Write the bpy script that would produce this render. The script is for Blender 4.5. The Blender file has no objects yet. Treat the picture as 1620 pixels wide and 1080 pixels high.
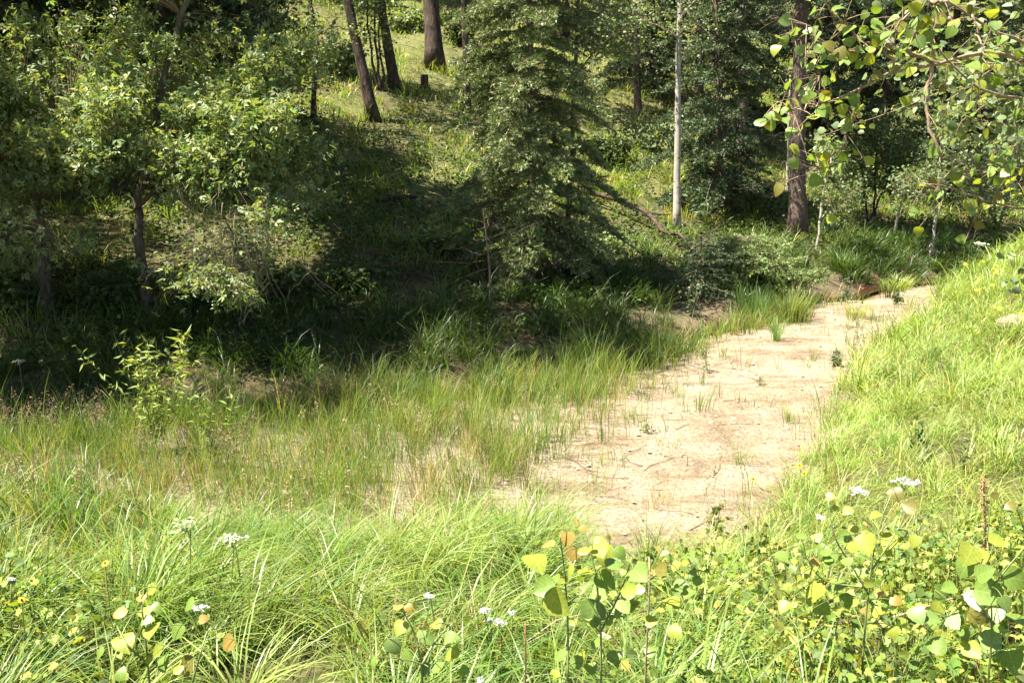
import bpy, math, random
import numpy as np
from mathutils import Vector

rng = np.random.default_rng(7)
random.seed(7)
scene = bpy.context.scene
col = scene.collection
R = math.radians

# ------------------------------------------------------------------ camera, sky, sun, exposure
CAM_Z, PITCH, FPX = 3.1, R(14.0), 1500.0          # focal length in pixels of the 1620 wide frame
cam_d = bpy.data.cameras.new('camera')
cam = bpy.data.objects.new('camera', cam_d)
col.objects.link(cam)
cam.location = (0, 0, CAM_Z)
cam.rotation_euler = (math.pi / 2 - PITCH, 0, 0)
cam_d.sensor_width = 36.0
cam_d.lens = 36.0 * FPX / 1620.0
cam_d.clip_start = 0.05
cam_d.clip_end = 2000
scene.camera = cam

SUN_EL, SUN_AZ = R(64.0), math.atan2(-1.0, 0.12)   # azimuth from +Y towards +X
SUN = Vector((math.sin(SUN_AZ) * math.cos(SUN_EL), math.cos(SUN_AZ) * math.cos(SUN_EL), math.sin(SUN_EL)))
world = bpy.data.worlds.new('World')
scene.world = world
world.use_nodes = True
wn = world.node_tree
bg = wn.nodes['Background']
sky = wn.nodes.new('ShaderNodeTexSky')
sky.sky_type = 'NISHITA'
sky.sun_disc = False
sky.sun_elevation = SUN_EL
sky.sun_rotation = SUN_AZ
wn.links.new(sky.outputs[0], bg.inputs[0])
bg.inputs[1].default_value = 0.05
sun_d = bpy.data.lights.new('sun', 'SUN')
sun_d.energy = 5.0
sun_d.angle = R(0.53)
sun_d.color = (1.0, 0.94, 0.84)
sun = bpy.data.objects.new('sun', sun_d)
col.objects.link(sun)
sun.rotation_euler = (-SUN).to_track_quat('-Z', 'Y').to_euler()
vs = scene.view_settings
vs.view_transform = 'Standard'
vs.look = 'None'
vs.gamma = 1.0
vs.use_curve_mapping = False
vs.exposure = 2.05
scene.cycles.max_bounces = 6
scene.cycles.diffuse_bounces = 3
scene.cycles.transmission_bounces = 4
scene.cycles.glossy_bounces = 2

# ------------------------------------------------------------------ noise
def _h(ix, iy, seed):
    n = (ix.astype(np.int64) * 374761393 + iy.astype(np.int64) * 668265263 + seed * 1442695041) & 0xFFFFFFFF
    n = ((n ^ (n >> 13)) * 1274126177) & 0xFFFFFFFF
    return ((n ^ (n >> 16)) & 0xFFFF) / 65535.0

def vnoise(x, y, seed=0):
    x = np.asarray(x, float); y = np.asarray(y, float)
    ix = np.floor(x); iy = np.floor(y)
    fx = x - ix; fy = y - iy
    fx = fx * fx * (3 - 2 * fx); fy = fy * fy * (3 - 2 * fy)
    a = _h(ix, iy, seed); b = _h(ix + 1, iy, seed); c = _h(ix, iy + 1, seed); d = _h(ix + 1, iy + 1, seed)
    return (a * (1 - fx) + b * fx) * (1 - fy) + (c * (1 - fx) + d * fx) * fy

def fbm(x, y, seed=0, o=4):
    s = 0; a = 0.5
    for i in range(o):
        s = s + a * (vnoise(x * 2 ** i, y * 2 ** i, seed + i * 17) - 0.5)
        a *= 0.5
    return s * 2            # about -1..1

# ------------------------------------------------------------------ view helpers (pixels of the 1620 x 1080 photograph)
SP, CP = math.sin(PITCH), math.cos(PITCH)
def ray(px, py):
    u = (px - 810) / FPX; v = (540 - py) / FPX
    return np.array([u, CP + v * SP, -SP + v * CP])
def at(px, py, depth):
    return np.array([0, 0, CAM_Z]) + ray(px, py) * depth
def plane(px, py, z=0.0):
    d = ray(px, py)
    return (np.array([0, 0, CAM_Z]) + d * ((z - CAM_Z) / d[2]))[:2]
def project(p):
    x, y, z = p[..., 0], p[..., 1], p[..., 2] - CAM_Z
    f = y * CP - z * SP
    up = y * SP + z * CP
    f = np.where(np.abs(f) < 1e-4, 1e-4, f)
    return 810 + FPX * x / f, 540 - FPX * up / f, f

# ------------------------------------------------------------------ terrain
def seg_dist(x, y, poly):
    best = np.full(np.shape(x), 1e9)
    for (ax, ay), (bx, by) in zip(poly[:-1], poly[1:]):
        dx, dy = bx - ax, by - ay
        t = np.clip(((x - ax) * dx + (y - ay) * dy) / (dx * dx + dy * dy), 0, 1)
        best = np.minimum(best, np.hypot(x - ax - t * dx, y - ay - t * dy))
    return best
def inside(x, y, poly):
    x = np.asarray(x, float); y = np.asarray(y, float)
    r = np.zeros(x.shape, bool)
    n = len(poly)
    for i in range(n):
        ax, ay = poly[i]; bx, by = poly[(i + 1) % n]
        c = (ay > y) != (by > y)
        with np.errstate(divide='ignore', invalid='ignore'):
            xi = (bx - ax) * (y - ay) / ((by - ay) if by != ay else 1e-9) + ax
        r ^= c & (x < xi)
    return r

EDGE_PX = [(0, 765), (130, 790), (300, 838), (420, 880), (560, 885), (700, 868), (850, 862), (960, 880), (1060, 900),
           (1150, 880), (1190, 800), (1270, 735), (1325, 660), (1330, 590), (1390, 545), (1470, 492), (1500, 452)]
EDGE = [(-40, -14), (-9, 6.4)] + [tuple(plane(*p)) for p in EDGE_PX] + [(8.5, 17.4), (12, 18.9), (20, 21), (60, 33)]
NEAR = EDGE + [(120, 33), (120, -60), (-40, -60)]
_S = [(-60, -32), (-30, -6), (-8, 7.8), (-4.6, 9.1), (-2, 10.0), (0.7, 11.0), (2.75, 13.2), (5.0, 15.5), (8.0, 17.7), (12, 19.9), (20, 22.4), (60, 36)]
STREAM = _S[:2]
for (ax_, ay_), (bx_, by_) in zip(_S[1:-2], _S[2:-1]):       # a wandering channel
    L_ = math.hypot(bx_ - ax_, by_ - ay_); k_ = max(1, int(L_ / 0.7))
    for j_ in range(1, k_ + 1):
        q_ = j_ / k_
        wob = 0.22 * math.sin(3.1 * (ax_ + (bx_ - ax_) * q_)) + 0.1 * math.sin(7.7 * (ax_ + (bx_ - ax_) * q_) + 1)
        STREAM.append((ax_ + (bx_ - ax_) * q_ - wob * (by_ - ay_) / L_, ay_ + (by_ - ay_) * q_ + wob * (bx_ - ax_) / L_))
STREAM.append(_S[-1])
FAR = STREAM + [(60, 200), (-200, 200), (-200, -32)]
HU = [0, .35, 1, 2, 4, 8, 12, 16, 25, 60, 200]
HZ = [0, .02, .16, .34, .55, 1.55, 2.9, 4.3, 7.4, 19, 50]

def zfun(x, y):
    x = np.asarray(x, float); y = np.asarray(y, float)
    de = seg_dist(x, y, EDGE); ds = seg_dist(x, y, STREAM)
    near = inside(x, y, NEAR); far = inside(x, y, FAR)
    de = np.maximum(de + 0.22 * fbm(x * 1.3, y * 1.3, 61) - 0.05, 0)
    H = 1.7 + 0.12 * np.clip(x - 2, 0, 8)
    z = np.where(near, H * (1 - np.exp(-np.maximum(de - 0.05, 0) / 3.0)), 0.0)
    z = z + np.where(far & ~near, np.interp(ds, HU, HZ), 0.0)
    z = z - 0.16 * np.exp(-(ds / 0.32) ** 2)
    # low sand bars
    bed = ~near & ~far
    z = z + np.where(bed, 0.05 * np.clip(ds - 0.5, 0, 1.2), 0.06 * np.exp(-de / 0.6) * near)
    amp = np.where(far, 0.05 + 0.012 * np.clip(ds, 0, 30), np.where(near, 0.05 + 0.10 * np.clip(de / 1.5, 0, 1), 0.05))
    z = z + amp * fbm(x * 0.8, y * 0.8, 3) + 0.016 * fbm(x * 3.2, y * 3.2, 9)
    return z

def ground(px, py):
    d = ray(px, py)
    t = np.concatenate([np.arange(1.0, 30, 0.04), np.arange(30, 120, 0.3)])
    P = np.array([0, 0, CAM_Z]) + t[:, None] * d
    hit = np.nonzero(P[:, 2] < zfun(P[:, 0], P[:, 1]))[0]
    i = hit[0] if len(hit) else len(t) - 1
    p = P[i].copy()
    p[2] = zfun(p[0], p[1])
    return p

# ------------------------------------------------------------------ materials
def new_mat(name):
    m = bpy.data.materials.new(name)
    m.use_nodes = True
    nt = m.node_tree
    nt.nodes.clear()
    return m, nt, nt.nodes.new('ShaderNodeOutputMaterial')

def leaf_mat(name, trans=0.35, rough=0.45, spec=0.35, tcol=(1.25, 1.2, 0.45), solid=None):
    m, nt, out = new_mat(name)
    p = nt.nodes.new('ShaderNodeBsdfPrincipled')
    p.inputs['Roughness'].default_value = rough
    p.inputs['Specular IOR Level'].default_value = spec
    tr = nt.nodes.new('ShaderNodeBsdfTranslucent')
    mx = nt.nodes.new('ShaderNodeMixShader')
    mx.inputs[0].default_value = trans
    mul = nt.nodes.new('ShaderNodeMixRGB'); mul.blend_type = 'MULTIPLY'; mul.inputs[0].default_value = 1
    mul.inputs[2].default_value = (*tcol, 1)
    if solid is None:
        a = nt.nodes.new('ShaderNodeAttribute'); a.attribute_name = 'tint'
        src = a.outputs['Color']
    else:
        no = nt.nodes.new('ShaderNodeTexNoise'); no.inputs['Scale'].default_value = 35
        tc = nt.nodes.new('ShaderNodeTexCoord'); nt.links.new(tc.outputs['Object'], no.inputs['Vector'])
        rp = nt.nodes.new('ShaderNodeValToRGB')
        rp.color_ramp.elements[0].position = 0.3; rp.color_ramp.elements[1].position = 0.75
        rp.color_ramp.elements[0].color = (*[c * 0.82 for c in solid], 1)
        rp.color_ramp.elements[1].color = (*[min(1, c * 1.15) for c in solid], 1)
        nt.links.new(no.outputs[0], rp.inputs[0])
        src = rp.outputs[0]
        no.inputs['Scale'].default_value = 5; no.inputs['Detail'].default_value = 6
        sx = nt.nodes.new('ShaderNodeSeparateXYZ'); nt.links.new(tc.outputs['Object'], sx.inputs[0])
        def mth(op, a, c=None):
            k = nt.nodes.new('ShaderNodeMath'); k.operation = op
            for i_, v_ in enumerate((a, c)):
                if v_ is None: continue
                if isinstance(v_, (int, float)): k.inputs[i_].default_value = v_
                else: nt.links.new(v_, k.inputs[i_])
            return k.outputs[0]
        ay = mth('ABSOLUTE', sx.outputs[1])
        fr = mth('FRACT', mth('MULTIPLY', mth('SUBTRACT', sx.outputs[0], mth('MULTIPLY', ay, 0.75)), 5.5))
        vein = mth('MAXIMUM', mth('LESS_THAN', fr, 0.13), mth('LESS_THAN', ay, 0.022))
        vm = nt.nodes.new('ShaderNodeMixRGB'); vm.inputs[2].default_value = (*[min(1, c * 1.35 + 0.03) for c in solid], 1)
        nt.links.new(mth('MULTIPLY', vein, 0.6), vm.inputs[0]); nt.links.new(src, vm.inputs[1]); src = vm.outputs[0]
    nt.links.new(src, p.inputs['Base Color'])
    nt.links.new(src, mul.inputs[1])
    nt.links.new(mul.outputs[0], tr.inputs[0])
    nt.links.new(p.outputs[0], mx.inputs[1]); nt.links.new(tr.outputs[0], mx.inputs[2])
    nt.links.new(mx.outputs[0], out.inputs[0])
    return m

def bark_mat(name, dark, light, scale=14, stretch=0.18, bump=0.6, spots=None):
    m, nt, out = new_mat(name)
    p = nt.nodes.new('ShaderNodeBsdfPrincipled'); p.inputs['Roughness'].default_value = 0.85
    p.inputs['Specular IOR Level'].default_value = 0.2
    tc = nt.nodes.new('ShaderNodeTexCoord'); mp = nt.nodes.new('ShaderNodeMapping')
    mp.inputs['Scale'].default_value = (1, 1, stretch)
    n = nt.nodes.new('ShaderNodeTexNoise'); n.inputs['Scale'].default_value = scale
    n.inputs['Detail'].default_value = 5; n.inputs['Roughness'].default_value = 0.65
    rp = nt.nodes.new('ShaderNodeValToRGB')
    rp.color_ramp.elements[0].position = 0.36; rp.color_ramp.elements[1].position = 0.68
    rp.color_ramp.elements[0].color = (*dark, 1); rp.color_ramp.elements[1].color = (*light, 1)
    nt.links.new(tc.outputs['Object'], mp.inputs[0]); nt.links.new(mp.outputs[0], n.inputs['Vector'])
    nt.links.new(n.outputs[0], rp.inputs[0])
    src = rp.outputs[0]
    if spots:
        mp2 = nt.nodes.new('ShaderNodeMapping'); mp2.inputs['Scale'].default_value = (4, 4, 14)
        n2 = nt.nodes.new('ShaderNodeTexNoise'); n2.inputs['Scale'].default_value = 1.6
        n2.inputs['Detail'].default_value = 3
        nt.links.new(tc.outputs['Object'], mp2.inputs[0]); nt.links.new(mp2.outputs[0], n2.inputs['Vector'])
        r2 = nt.nodes.new('ShaderNodeValToRGB')
        r2.color_ramp.elements[0].position = 0.60; r2.color_ramp.elements[1].position = 0.66
        nt.links.new(n2.outputs[0], r2.inputs[0])
        mx = nt.nodes.new('ShaderNodeMixRGB'); mx.inputs[2].default_value = (*spots, 1)
        nt.links.new(r2.outputs[0], mx.inputs[0]); nt.links.new(src, mx.inputs[1])
        src = mx.outputs[0]
    b = nt.nodes.new('ShaderNodeBump'); b.inputs['Strength'].default_value = bump; b.inputs['Distance'].default_value = 0.03
    nt.links.new(n.outputs[0], b.inputs['Height']); nt.links.new(b.outputs[0], p.inputs['Normal'])
    nt.links.new(src, p.inputs['Base Color'])
    nt.links.new(p.outputs[0], out.inputs[0])
    return m

def flat_mat(name, c, rough=0.7, var=0.2, scale=30):
    m, nt, out = new_mat(name)
    p = nt.nodes.new('ShaderNodeBsdfPrincipled'); p.inputs['Roughness'].default_value = rough
    tc = nt.nodes.new('ShaderNodeTexCoord')
    n = nt.nodes.new('ShaderNodeTexNoise'); n.inputs['Scale'].default_value = scale; n.inputs['Detail'].default_value = 4
    rp = nt.nodes.new('ShaderNodeValToRGB')
    rp.color_ramp.elements[0].position = 0.3; rp.color_ramp.elements[1].position = 0.7
    rp.color_ramp.elements[0].color = (*[k * (1 - var) for k in c], 1)
    rp.color_ramp.elements[1].color = (*[min(1, k * (1 + var)) for k in c], 1)
    nt.links.new(tc.outputs['Object'], n.inputs['Vector']); nt.links.new(n.outputs[0], rp.inputs[0])
    nt.links.new(rp.outputs[0], p.inputs['Base Color']); nt.links.new(p.outputs[0], out.inputs[0])
    return m

def ground_mat():
    m, nt, out = new_mat('ground_soil_and_sand')
    L = nt.links.new
    p = nt.nodes.new('ShaderNodeBsdfPrincipled'); p.inputs['Roughness'].default_value = 0.95
    p.inputs['Specular IOR Level'].default_value = 0.1
    tc = nt.nodes.new('ShaderNodeTexCoord')
    def noise(sc, det=6, ro=0.6):
        n = nt.nodes.new('ShaderNodeTexNoise'); n.inputs['Scale'].default_value = sc
        n.inputs['Detail'].default_value = det; n.inputs['Roughness'].default_value = ro
        L(tc.outputs['Object'], n.inputs['Vector']); return n
    def ramp(src, stops):
        r = nt.nodes.new('ShaderNodeValToRGB')
        while len(r.color_ramp.elements) < len(stops): r.color_ramp.elements.new(0.5)
        for e, (ps, c) in zip(r.color_ramp.elements, stops):
            e.position = ps; e.color = (*c, 1)
        L(src, r.inputs[0]); return r
    # sand: pale granite grit with darker grains and tan drifts
    big = ramp(noise(1.7, 8, 0.7).outputs[0], [(0.34, (0.18, 0.14, 0.092)), (0.45, (0.265, 0.214, 0.146)), (0.56, (0.315, 0.266, 0.19)), (0.68, (0.355, 0.31, 0.232))])
    grit = ramp(noise(34, 5, 0.85).outputs[0], [(0.36, (0.28, 0.22, 0.17)), (0.49, (1, 1, 1)), (0.9, (1.0, 1.0, 1.0))])
    vor = nt.nodes.new('ShaderNodeTexVoronoi'); vor.inputs['Scale'].default_value = 48
    L(tc.outputs['Object'], vor.inputs['Vector'])
    vg = ramp(vor.outputs['Color'], [(0.0, (0.6, 0.53, 0.47)), (0.5, (1, 1, 1)), (1.0, (1.0, 0.98, 0.95))])
    mpf = nt.nodes.new('ShaderNodeMapping'); mpf.inputs['Rotation'].default_value = (0, 0, R(-57)); mpf.inputs['Scale'].default_value = (0.55, 3.2, 1)
    L(tc.outputs['Object'], mpf.inputs[0])
    nf = nt.nodes.new('ShaderNodeTexNoise'); nf.inputs['Scale'].default_value = 1.6; nf.inputs['Detail'].default_value = 7; nf.inputs['Roughness'].default_value = 0.7
    L(mpf.outputs[0], nf.inputs['Vector'])
    silt = ramp(nf.outputs[0], [(0.36, (0.66, 0.58, 0.50)), (0.47, (0.95, 0.93, 0.9)), (0.6, (1, 1, 1)), (0.75, (1.08, 1.08, 1.08))])
    ms = nt.nodes.new('ShaderNodeMixRGB'); ms.blend_type = 'MULTIPLY'; ms.inputs[0].default_value = 0.9
    L(big.outputs[0], ms.inputs[1]); L(silt.outputs[0], ms.inputs[2]); big = ms
    m1 = nt.nodes.new('ShaderNodeMixRGB'); m1.blend_type = 'MULTIPLY'; m1.inputs[0].default_value = 0.9
    L(big.outputs[0], m1.inputs[1]); L(grit.outputs[0], m1.inputs[2])
    m2 = nt.nodes.new('ShaderNodeMixRGB'); m2.blend_type = 'MULTIPLY'; m2.inputs[0].default_value = 0.8
    L(m1.outputs[0], m2.inputs[1]); L(vg.outputs[0], m2.inputs[2])
    # soil with needle litter, darkened to deepen the shade under the trees
    soil = ramp(noise(7, 7, 0.7).outputs[0], [(0.3, (0.022, 0.017, 0.009)), (0.5, (0.07, 0.056, 0.028)), (0.72, (0.16, 0.13, 0.07))])
    thatch = ramp(noise(9, 8, 0.75).outputs[0], [(0.3, (0.05, 0.055, 0.018)), (0.5, (0.13, 0.14, 0.045)), (0.7, (0.21, 0.20, 0.075))])
    wet = ramp(noise(4, 5).outputs[0], [(0.3, (0.06, 0.026, 0.014)), (0.7, (0.15, 0.07, 0.04))])
    at_ = nt.nodes.new('ShaderNodeAttribute'); at_.attribute_name = 'tint'
    sp = nt.nodes.new('ShaderNodeSeparateColor'); L(at_.outputs['Color'], sp.inputs[0])
    ma = nt.nodes.new('ShaderNodeMixRGB'); mt = nt.nodes.new('ShaderNodeMixRGB'); L(sp.outputs[2], mt.inputs[0]); L(soil.outputs[0], mt.inputs[1]); L(thatch.outputs[0], mt.inputs[2])
    L(sp.outputs[0], ma.inputs[0]); L(mt.outputs[0], ma.inputs[1]); L(m2.outputs[0], ma.inputs[2])
    mb = nt.nodes.new('ShaderNodeMixRGB'); L(sp.outputs[1], mb.inputs[0]); L(ma.outputs[0], mb.inputs[1]); L(wet.outputs[0], mb.inputs[2])
    L(mb.outputs[0], p.inputs['Base Color'])
    b = nt.nodes.new('ShaderNodeBump'); b.inputs['Strength'].default_value = 0.9; b.inputs['Distance'].default_value = 0.03
    nb = noise(16, 9, 0.8)
    L(nb.outputs[0], b.inputs['Height']); L(b.outputs[0], p.inputs['Normal'])
    L(p.outputs[0], out.inputs[0])
    return m

def water_mat():
    m, nt, out = new_mat('stream_water')
    p = nt.nodes.new('ShaderNodeBsdfPrincipled')
    p.inputs['Base Color'].default_value = (0.045, 0.022, 0.012, 1)
    p.inputs['Roughness'].default_value = 0.08
    n = nt.nodes.new('ShaderNodeTexNoise'); n.inputs['Scale'].default_value = 9
    b = nt.nodes.new('ShaderNodeBump'); b.inputs['Strength'].default_value = 0.15; b.inputs['Distance'].default_value = 0.02
    nt.links.new(n.outputs[0], b.inputs['Height']); nt.links.new(b.outputs[0], p.inputs['Normal'])
    nt.links.new(p.outputs[0], out.inputs[0])
    return m

M = {
    'grass': leaf_mat('grass_blades', 0.38, 0.42, 0.4),
    'leaf': leaf_mat('broad_leaves', 0.36, 0.5, 0.22),
    'needle': leaf_mat('conifer_needles', 0.12, 0.5, 0.3, (1.1, 1.1, 0.6)),
    'flower': leaf_mat('flower_petals', 0.25, 0.6, 0.2, (1, 1, 1)),
    'ground': ground_mat(),
    'water': water_mat(),
    'pine_bark': bark_mat('pine_bark', (0.022, 0.016, 0.012), (0.125, 0.085, 0.06), 11, 0.22, 1.0),
    'spruce_bark': bark_mat('spruce_bark', (0.05, 0.032, 0.024), (0.20, 0.145, 0.11), 30, 0.5, 0.8),
    'grey_bark': bark_mat('grey_bark', (0.06, 0.047, 0.035), (0.20, 0.16, 0.12), 24, 0.2, 0.7),
    'aspen_bark': bark_mat('aspen_bark', (0.27, 0.235, 0.18), (0.42, 0.38, 0.31), 8, 0.6, 0.25, (0.06, 0.045, 0.035)),
    'twig': bark_mat('pale_twig', (0.20, 0.135, 0.085), (0.42, 0.31, 0.21), 40, 0.4, 0.3),
    'deadtwig': bark_mat('dead_twig', (0.10, 0.065, 0.045), (0.30, 0.22, 0.16), 30, 0.4, 0.3),
    'log': bark_mat('weathered_log', (0.025, 0.017, 0.012), (0.12, 0.08, 0.055), 14, 0.7, 0.6),
    'stem': flat_mat('green_stem', (0.16, 0.2, 0.06), 0.5),
    'redstem': flat_mat('red_brown_stem', (0.22, 0.09, 0.05), 0.6),
    'rock': flat_mat('sandstone', (0.27, 0.205, 0.14), 0.9, 0.25, 9),
    'eye': flat_mat('flower_eye', (0.03, 0.015, 0.01), 0.8),
}
LEAFM = {k: leaf_mat('aspen_leaf_' + k, t, 0.42, 0.3, tc, c) for k, (c, t, tc) in {
    'green': ((0.17, 0.255, 0.045), 0.42, (1.3, 1.25, 0.4)),
    'yellowgreen': ((0.28, 0.325, 0.045), 0.45, (1.3, 1.2, 0.35)),
    'pale': ((0.21, 0.29, 0.08), 0.25, (1.1, 1.15, 0.6)),
    'dark': ((0.135, 0.205, 0.045), 0.2, (1.2, 1.25, 0.5)),
    'orange': ((0.34, 0.24, 0.055), 0.4, (1.2, 0.95, 0.5)),
    'olive': ((0.17, 0.155, 0.03), 0.35, (1.2, 1.0, 0.4)),
    'white': ((0.27, 0.33, 0.14), 0.2, (1, 1.05, 0.7))}.items()}

# ------------------------------------------------------------------ mesh helpers
class MB:
    def __init__(s): s.V = []; s.F = []; s.C = []; s.n = 0
    def add(s, V, F, C=None):
        V = np.asarray(V, float).reshape(-1, 3)
        s.V.append(V)
        for f in (F if isinstance(F, (list, tuple)) else [F]):
            s.F.append(np.asarray(f, np.int64) + s.n)
        if C is None: C = np.ones((len(V), 3)) * 0.5
        C = np.asarray(C, float)
        if C.ndim == 1: C = np.tile(C, (len(V), 1))
        s.C.append(C); s.n += len(V)
        return s
    def mesh(s, name, mat, origin=(0, 0, 0), smooth=False):
        me = bpy.data.meshes.new(name)
        if s.n:
            V = np.concatenate(s.V) - np.asarray(origin, float)
            me.vertices.add(s.n)
            me.vertices.foreach_set('co', V.astype(np.float32).ravel())
            tot = np.concatenate([np.full(len(f), f.shape[1]) for f in s.F])
            idx = np.concatenate([f.ravel() for f in s.F]).astype(np.int32)
            me.loops.add(len(idx)); me.loops.foreach_set('vertex_index', idx)
            st = np.concatenate([[0], np.cumsum(tot)[:-1]]).astype(np.int32)
            me.polygons.add(len(tot)); me.polygons.foreach_set('loop_start', st)
            a = me.color_attributes.new('tint', 'FLOAT_COLOR', 'POINT')
            C = np.concatenate(s.C)
            a.data.foreach_set('color', np.concatenate([C, np.ones((len(C), 1))], 1).astype(np.float32).ravel())
            if smooth: me.polygons.foreach_set('use_smooth', np.ones(len(tot), bool))
            me.update(calc_edges=True)
        me.materials.append(mat)
        return me
    def obj(s, name, mat, parent=None, origin=(0, 0, 0), smooth=False):
        o = bpy.data.objects.new(name, s.mesh(name, mat, origin, smooth))
        col.objects.link(o)
        if parent is not None: o.parent = parent
        else: o.location = origin
        return o

USED = set()
def tag(o, label=None, cat=None, group=None, kind=None):
    if label:
        o['label'] = label; USED.add(label)
    if cat: o['category'] = cat
    if group: o['group'] = group
    if kind: o['kind'] = kind
    return o
def thing(name, label, cat, loc, group=None):
    o = bpy.data.objects.new(name, None)
    o.empty_display_size = 0.2
    col.objects.link(o)
    o.location = [float(c) for c in loc]
    return tag(o, label, cat, group)
def copy_tree(o, loc, rz, sc, label, group):
    r = o.copy(); col.objects.link(r)
    r.location = [float(c) for c in loc]; r.rotation_euler = (0, 0, rz); r.scale = (sc,) * 3
    r['label'] = label; r['group'] = group
    for ch in o.children:
        c = ch.copy(); col.objects.link(c); c.parent = r
    return r

def norm(a):
    return a / np.maximum(np.linalg.norm(a, axis=-1, keepdims=True), 1e-9)

def tube(mb, pts, rads, sides=8, C=None, rough=0.0):
    pts = np.asarray(pts, float); rads = np.broadcast_to(np.asarray(rads, float), (len(pts),))
    n = len(pts)
    T = norm(np.gradient(pts, axis=0))
    ref = np.array([1.0, 0.13, 0.07]) if abs(T[0][0]) < 0.8 else np.array([0.1, 1.0, 0.05])
    A = norm(ref - (T @ ref)[:, None] * T); B = np.cross(T, A)
    an = np.linspace(0, 2 * np.pi, sides, endpoint=False)
    rr = rads[:, None] * (1 + rough * (rng.random((n, sides)) - 0.5))
    V = pts[:, None] + rr[..., None] * (np.cos(an)[None, :, None] * A[:, None] + np.sin(an)[None, :, None] * B[:, None])
    i = np.arange(n - 1)[:, None] * sides; j = np.arange(sides)[None]; k = (j + 1) % sides
    F = np.stack([i + j, i + k, i + sides + k, i + sides + j], -1).reshape(-1, 4)
    cap = np.arange(sides)[None] + (n - 1) * sides
    cap0 = np.arange(sides)[::-1][None]
    mb.add(V.reshape(-1, 3), [F, cap, cap0], C)
    return mb

def tubes(mb, P, r0, r1, sides=3, C=None):
    """many thin twigs at once: P (n, k, 3), r0/r1 (n,)"""
    n, k = P.shape[:2]
    if n == 0: return mb
    T = norm(np.gradient(P, axis=1))
    ref = np.array([0.31, 0.72, 0.55])
    A = norm(ref - np.sum(T * ref, -1, keepdims=True) * T); B = np.cross(T, A)
    t = np.linspace(0, 1, k)
    r = (np.asarray(r0).reshape(-1, 1) * (1 - t) + np.asarray(r1).reshape(-1, 1) * t)[..., None, None]
    an = np.linspace(0, 2 * np.pi, sides, endpoint=False)
    V = P[:, :, None] + r * (np.cos(an)[:, None] * A[:, :, None] + np.sin(an)[:, None] * B[:, :, None])
    i = np.arange(k - 1)[:, None] * sides; j = np.arange(sides)[None]; q = (j + 1) % sides
    F = np.stack([i + j, i + q, i + sides + q, i + sides + j], -1).reshape(-1, 4)
    F = (F[None] + (np.arange(n) * k * sides)[:, None, None]).reshape(-1, 4)
    mb.add(V.reshape(-1, 3), F, C)
    return mb

def spline(pts, n):
    pts = np.asarray(pts, float)
    d = np.concatenate([[0], np.cumsum(np.linalg.norm(np.diff(pts, axis=0), axis=1))])
    t = np.linspace(0, d[-1], n)
    P = np.stack([np.interp(t, d, pts[:, i]) for i in range(3)], 1)
    for _ in range(2):
        Q = P.copy(); Q[1:-1] = (P[:-2] + 2 * P[1:-1] + P[2:]) / 4; P = Q
    return P

def tint(n, palette, weights=None, var=0.18):
    pal = np.asarray(palette, float)
    k = rng.choice(len(pal), n, p=weights)
    c = pal[k] * (1 + var * rng.normal(size=(n, 1))) * (1 + 0.06 * rng.normal(size=(n, 3)))
    return np.clip(c, 0.008, 0.85)

def blades(mb, root, h, w, az, bend, K, C):
    n = len(root)
    if n == 0: return mb
    t = np.linspace(0, 1, K + 1)
    d = np.stack([np.cos(az), np.sin(az), np.zeros(n)], 1)
    a2 = az + np.pi / 2 + rng.normal(0, 0.7, n)
    s = np.stack([np.cos(a2), np.sin(a2), np.zeros(n)], 1)
    hor = (h * 0.85 * bend)[:, None] * t ** 1.8
    ver = h[:, None] * (t - 0.55 * bend[:, None] * t ** 2.2)
    P = root[:, None] + d[:, None] * hor[..., None]
    P[..., 2] += ver
    ww = (w[:, None] * 0.5 * np.minimum(1, 0.75 + t) * (1 - t ** 2.2))
    Lf = P - s[:, None] * ww[..., None]; Rt = P + s[:, None] * ww[..., None]
    V = np.empty((n, 2 * K + 1, 3))
    V[:, 0:2 * K:2] = Lf[:, :K]; V[:, 1:2 * K:2] = Rt[:, :K]; V[:, 2 * K] = P[:, K]
    q = np.array([[2 * i, 2 * i + 1, 2 * i + 3, 2 * i + 2] for i in range(K - 1)]).reshape(-1, 4)
    off = (np.arange(n) * (2 * K + 1))
    Q = (q[None] + off[:, None, None]).reshape(-1, 4)
    T = np.array([[2 * K - 2, 2 * K - 1, 2 * K]])[None] + off[:, None, None]
    mb.add(V.reshape(-1, 3), [Q, T.reshape(-1, 3)], np.repeat(C, 2 * K + 1, 0))
    return mb

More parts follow.
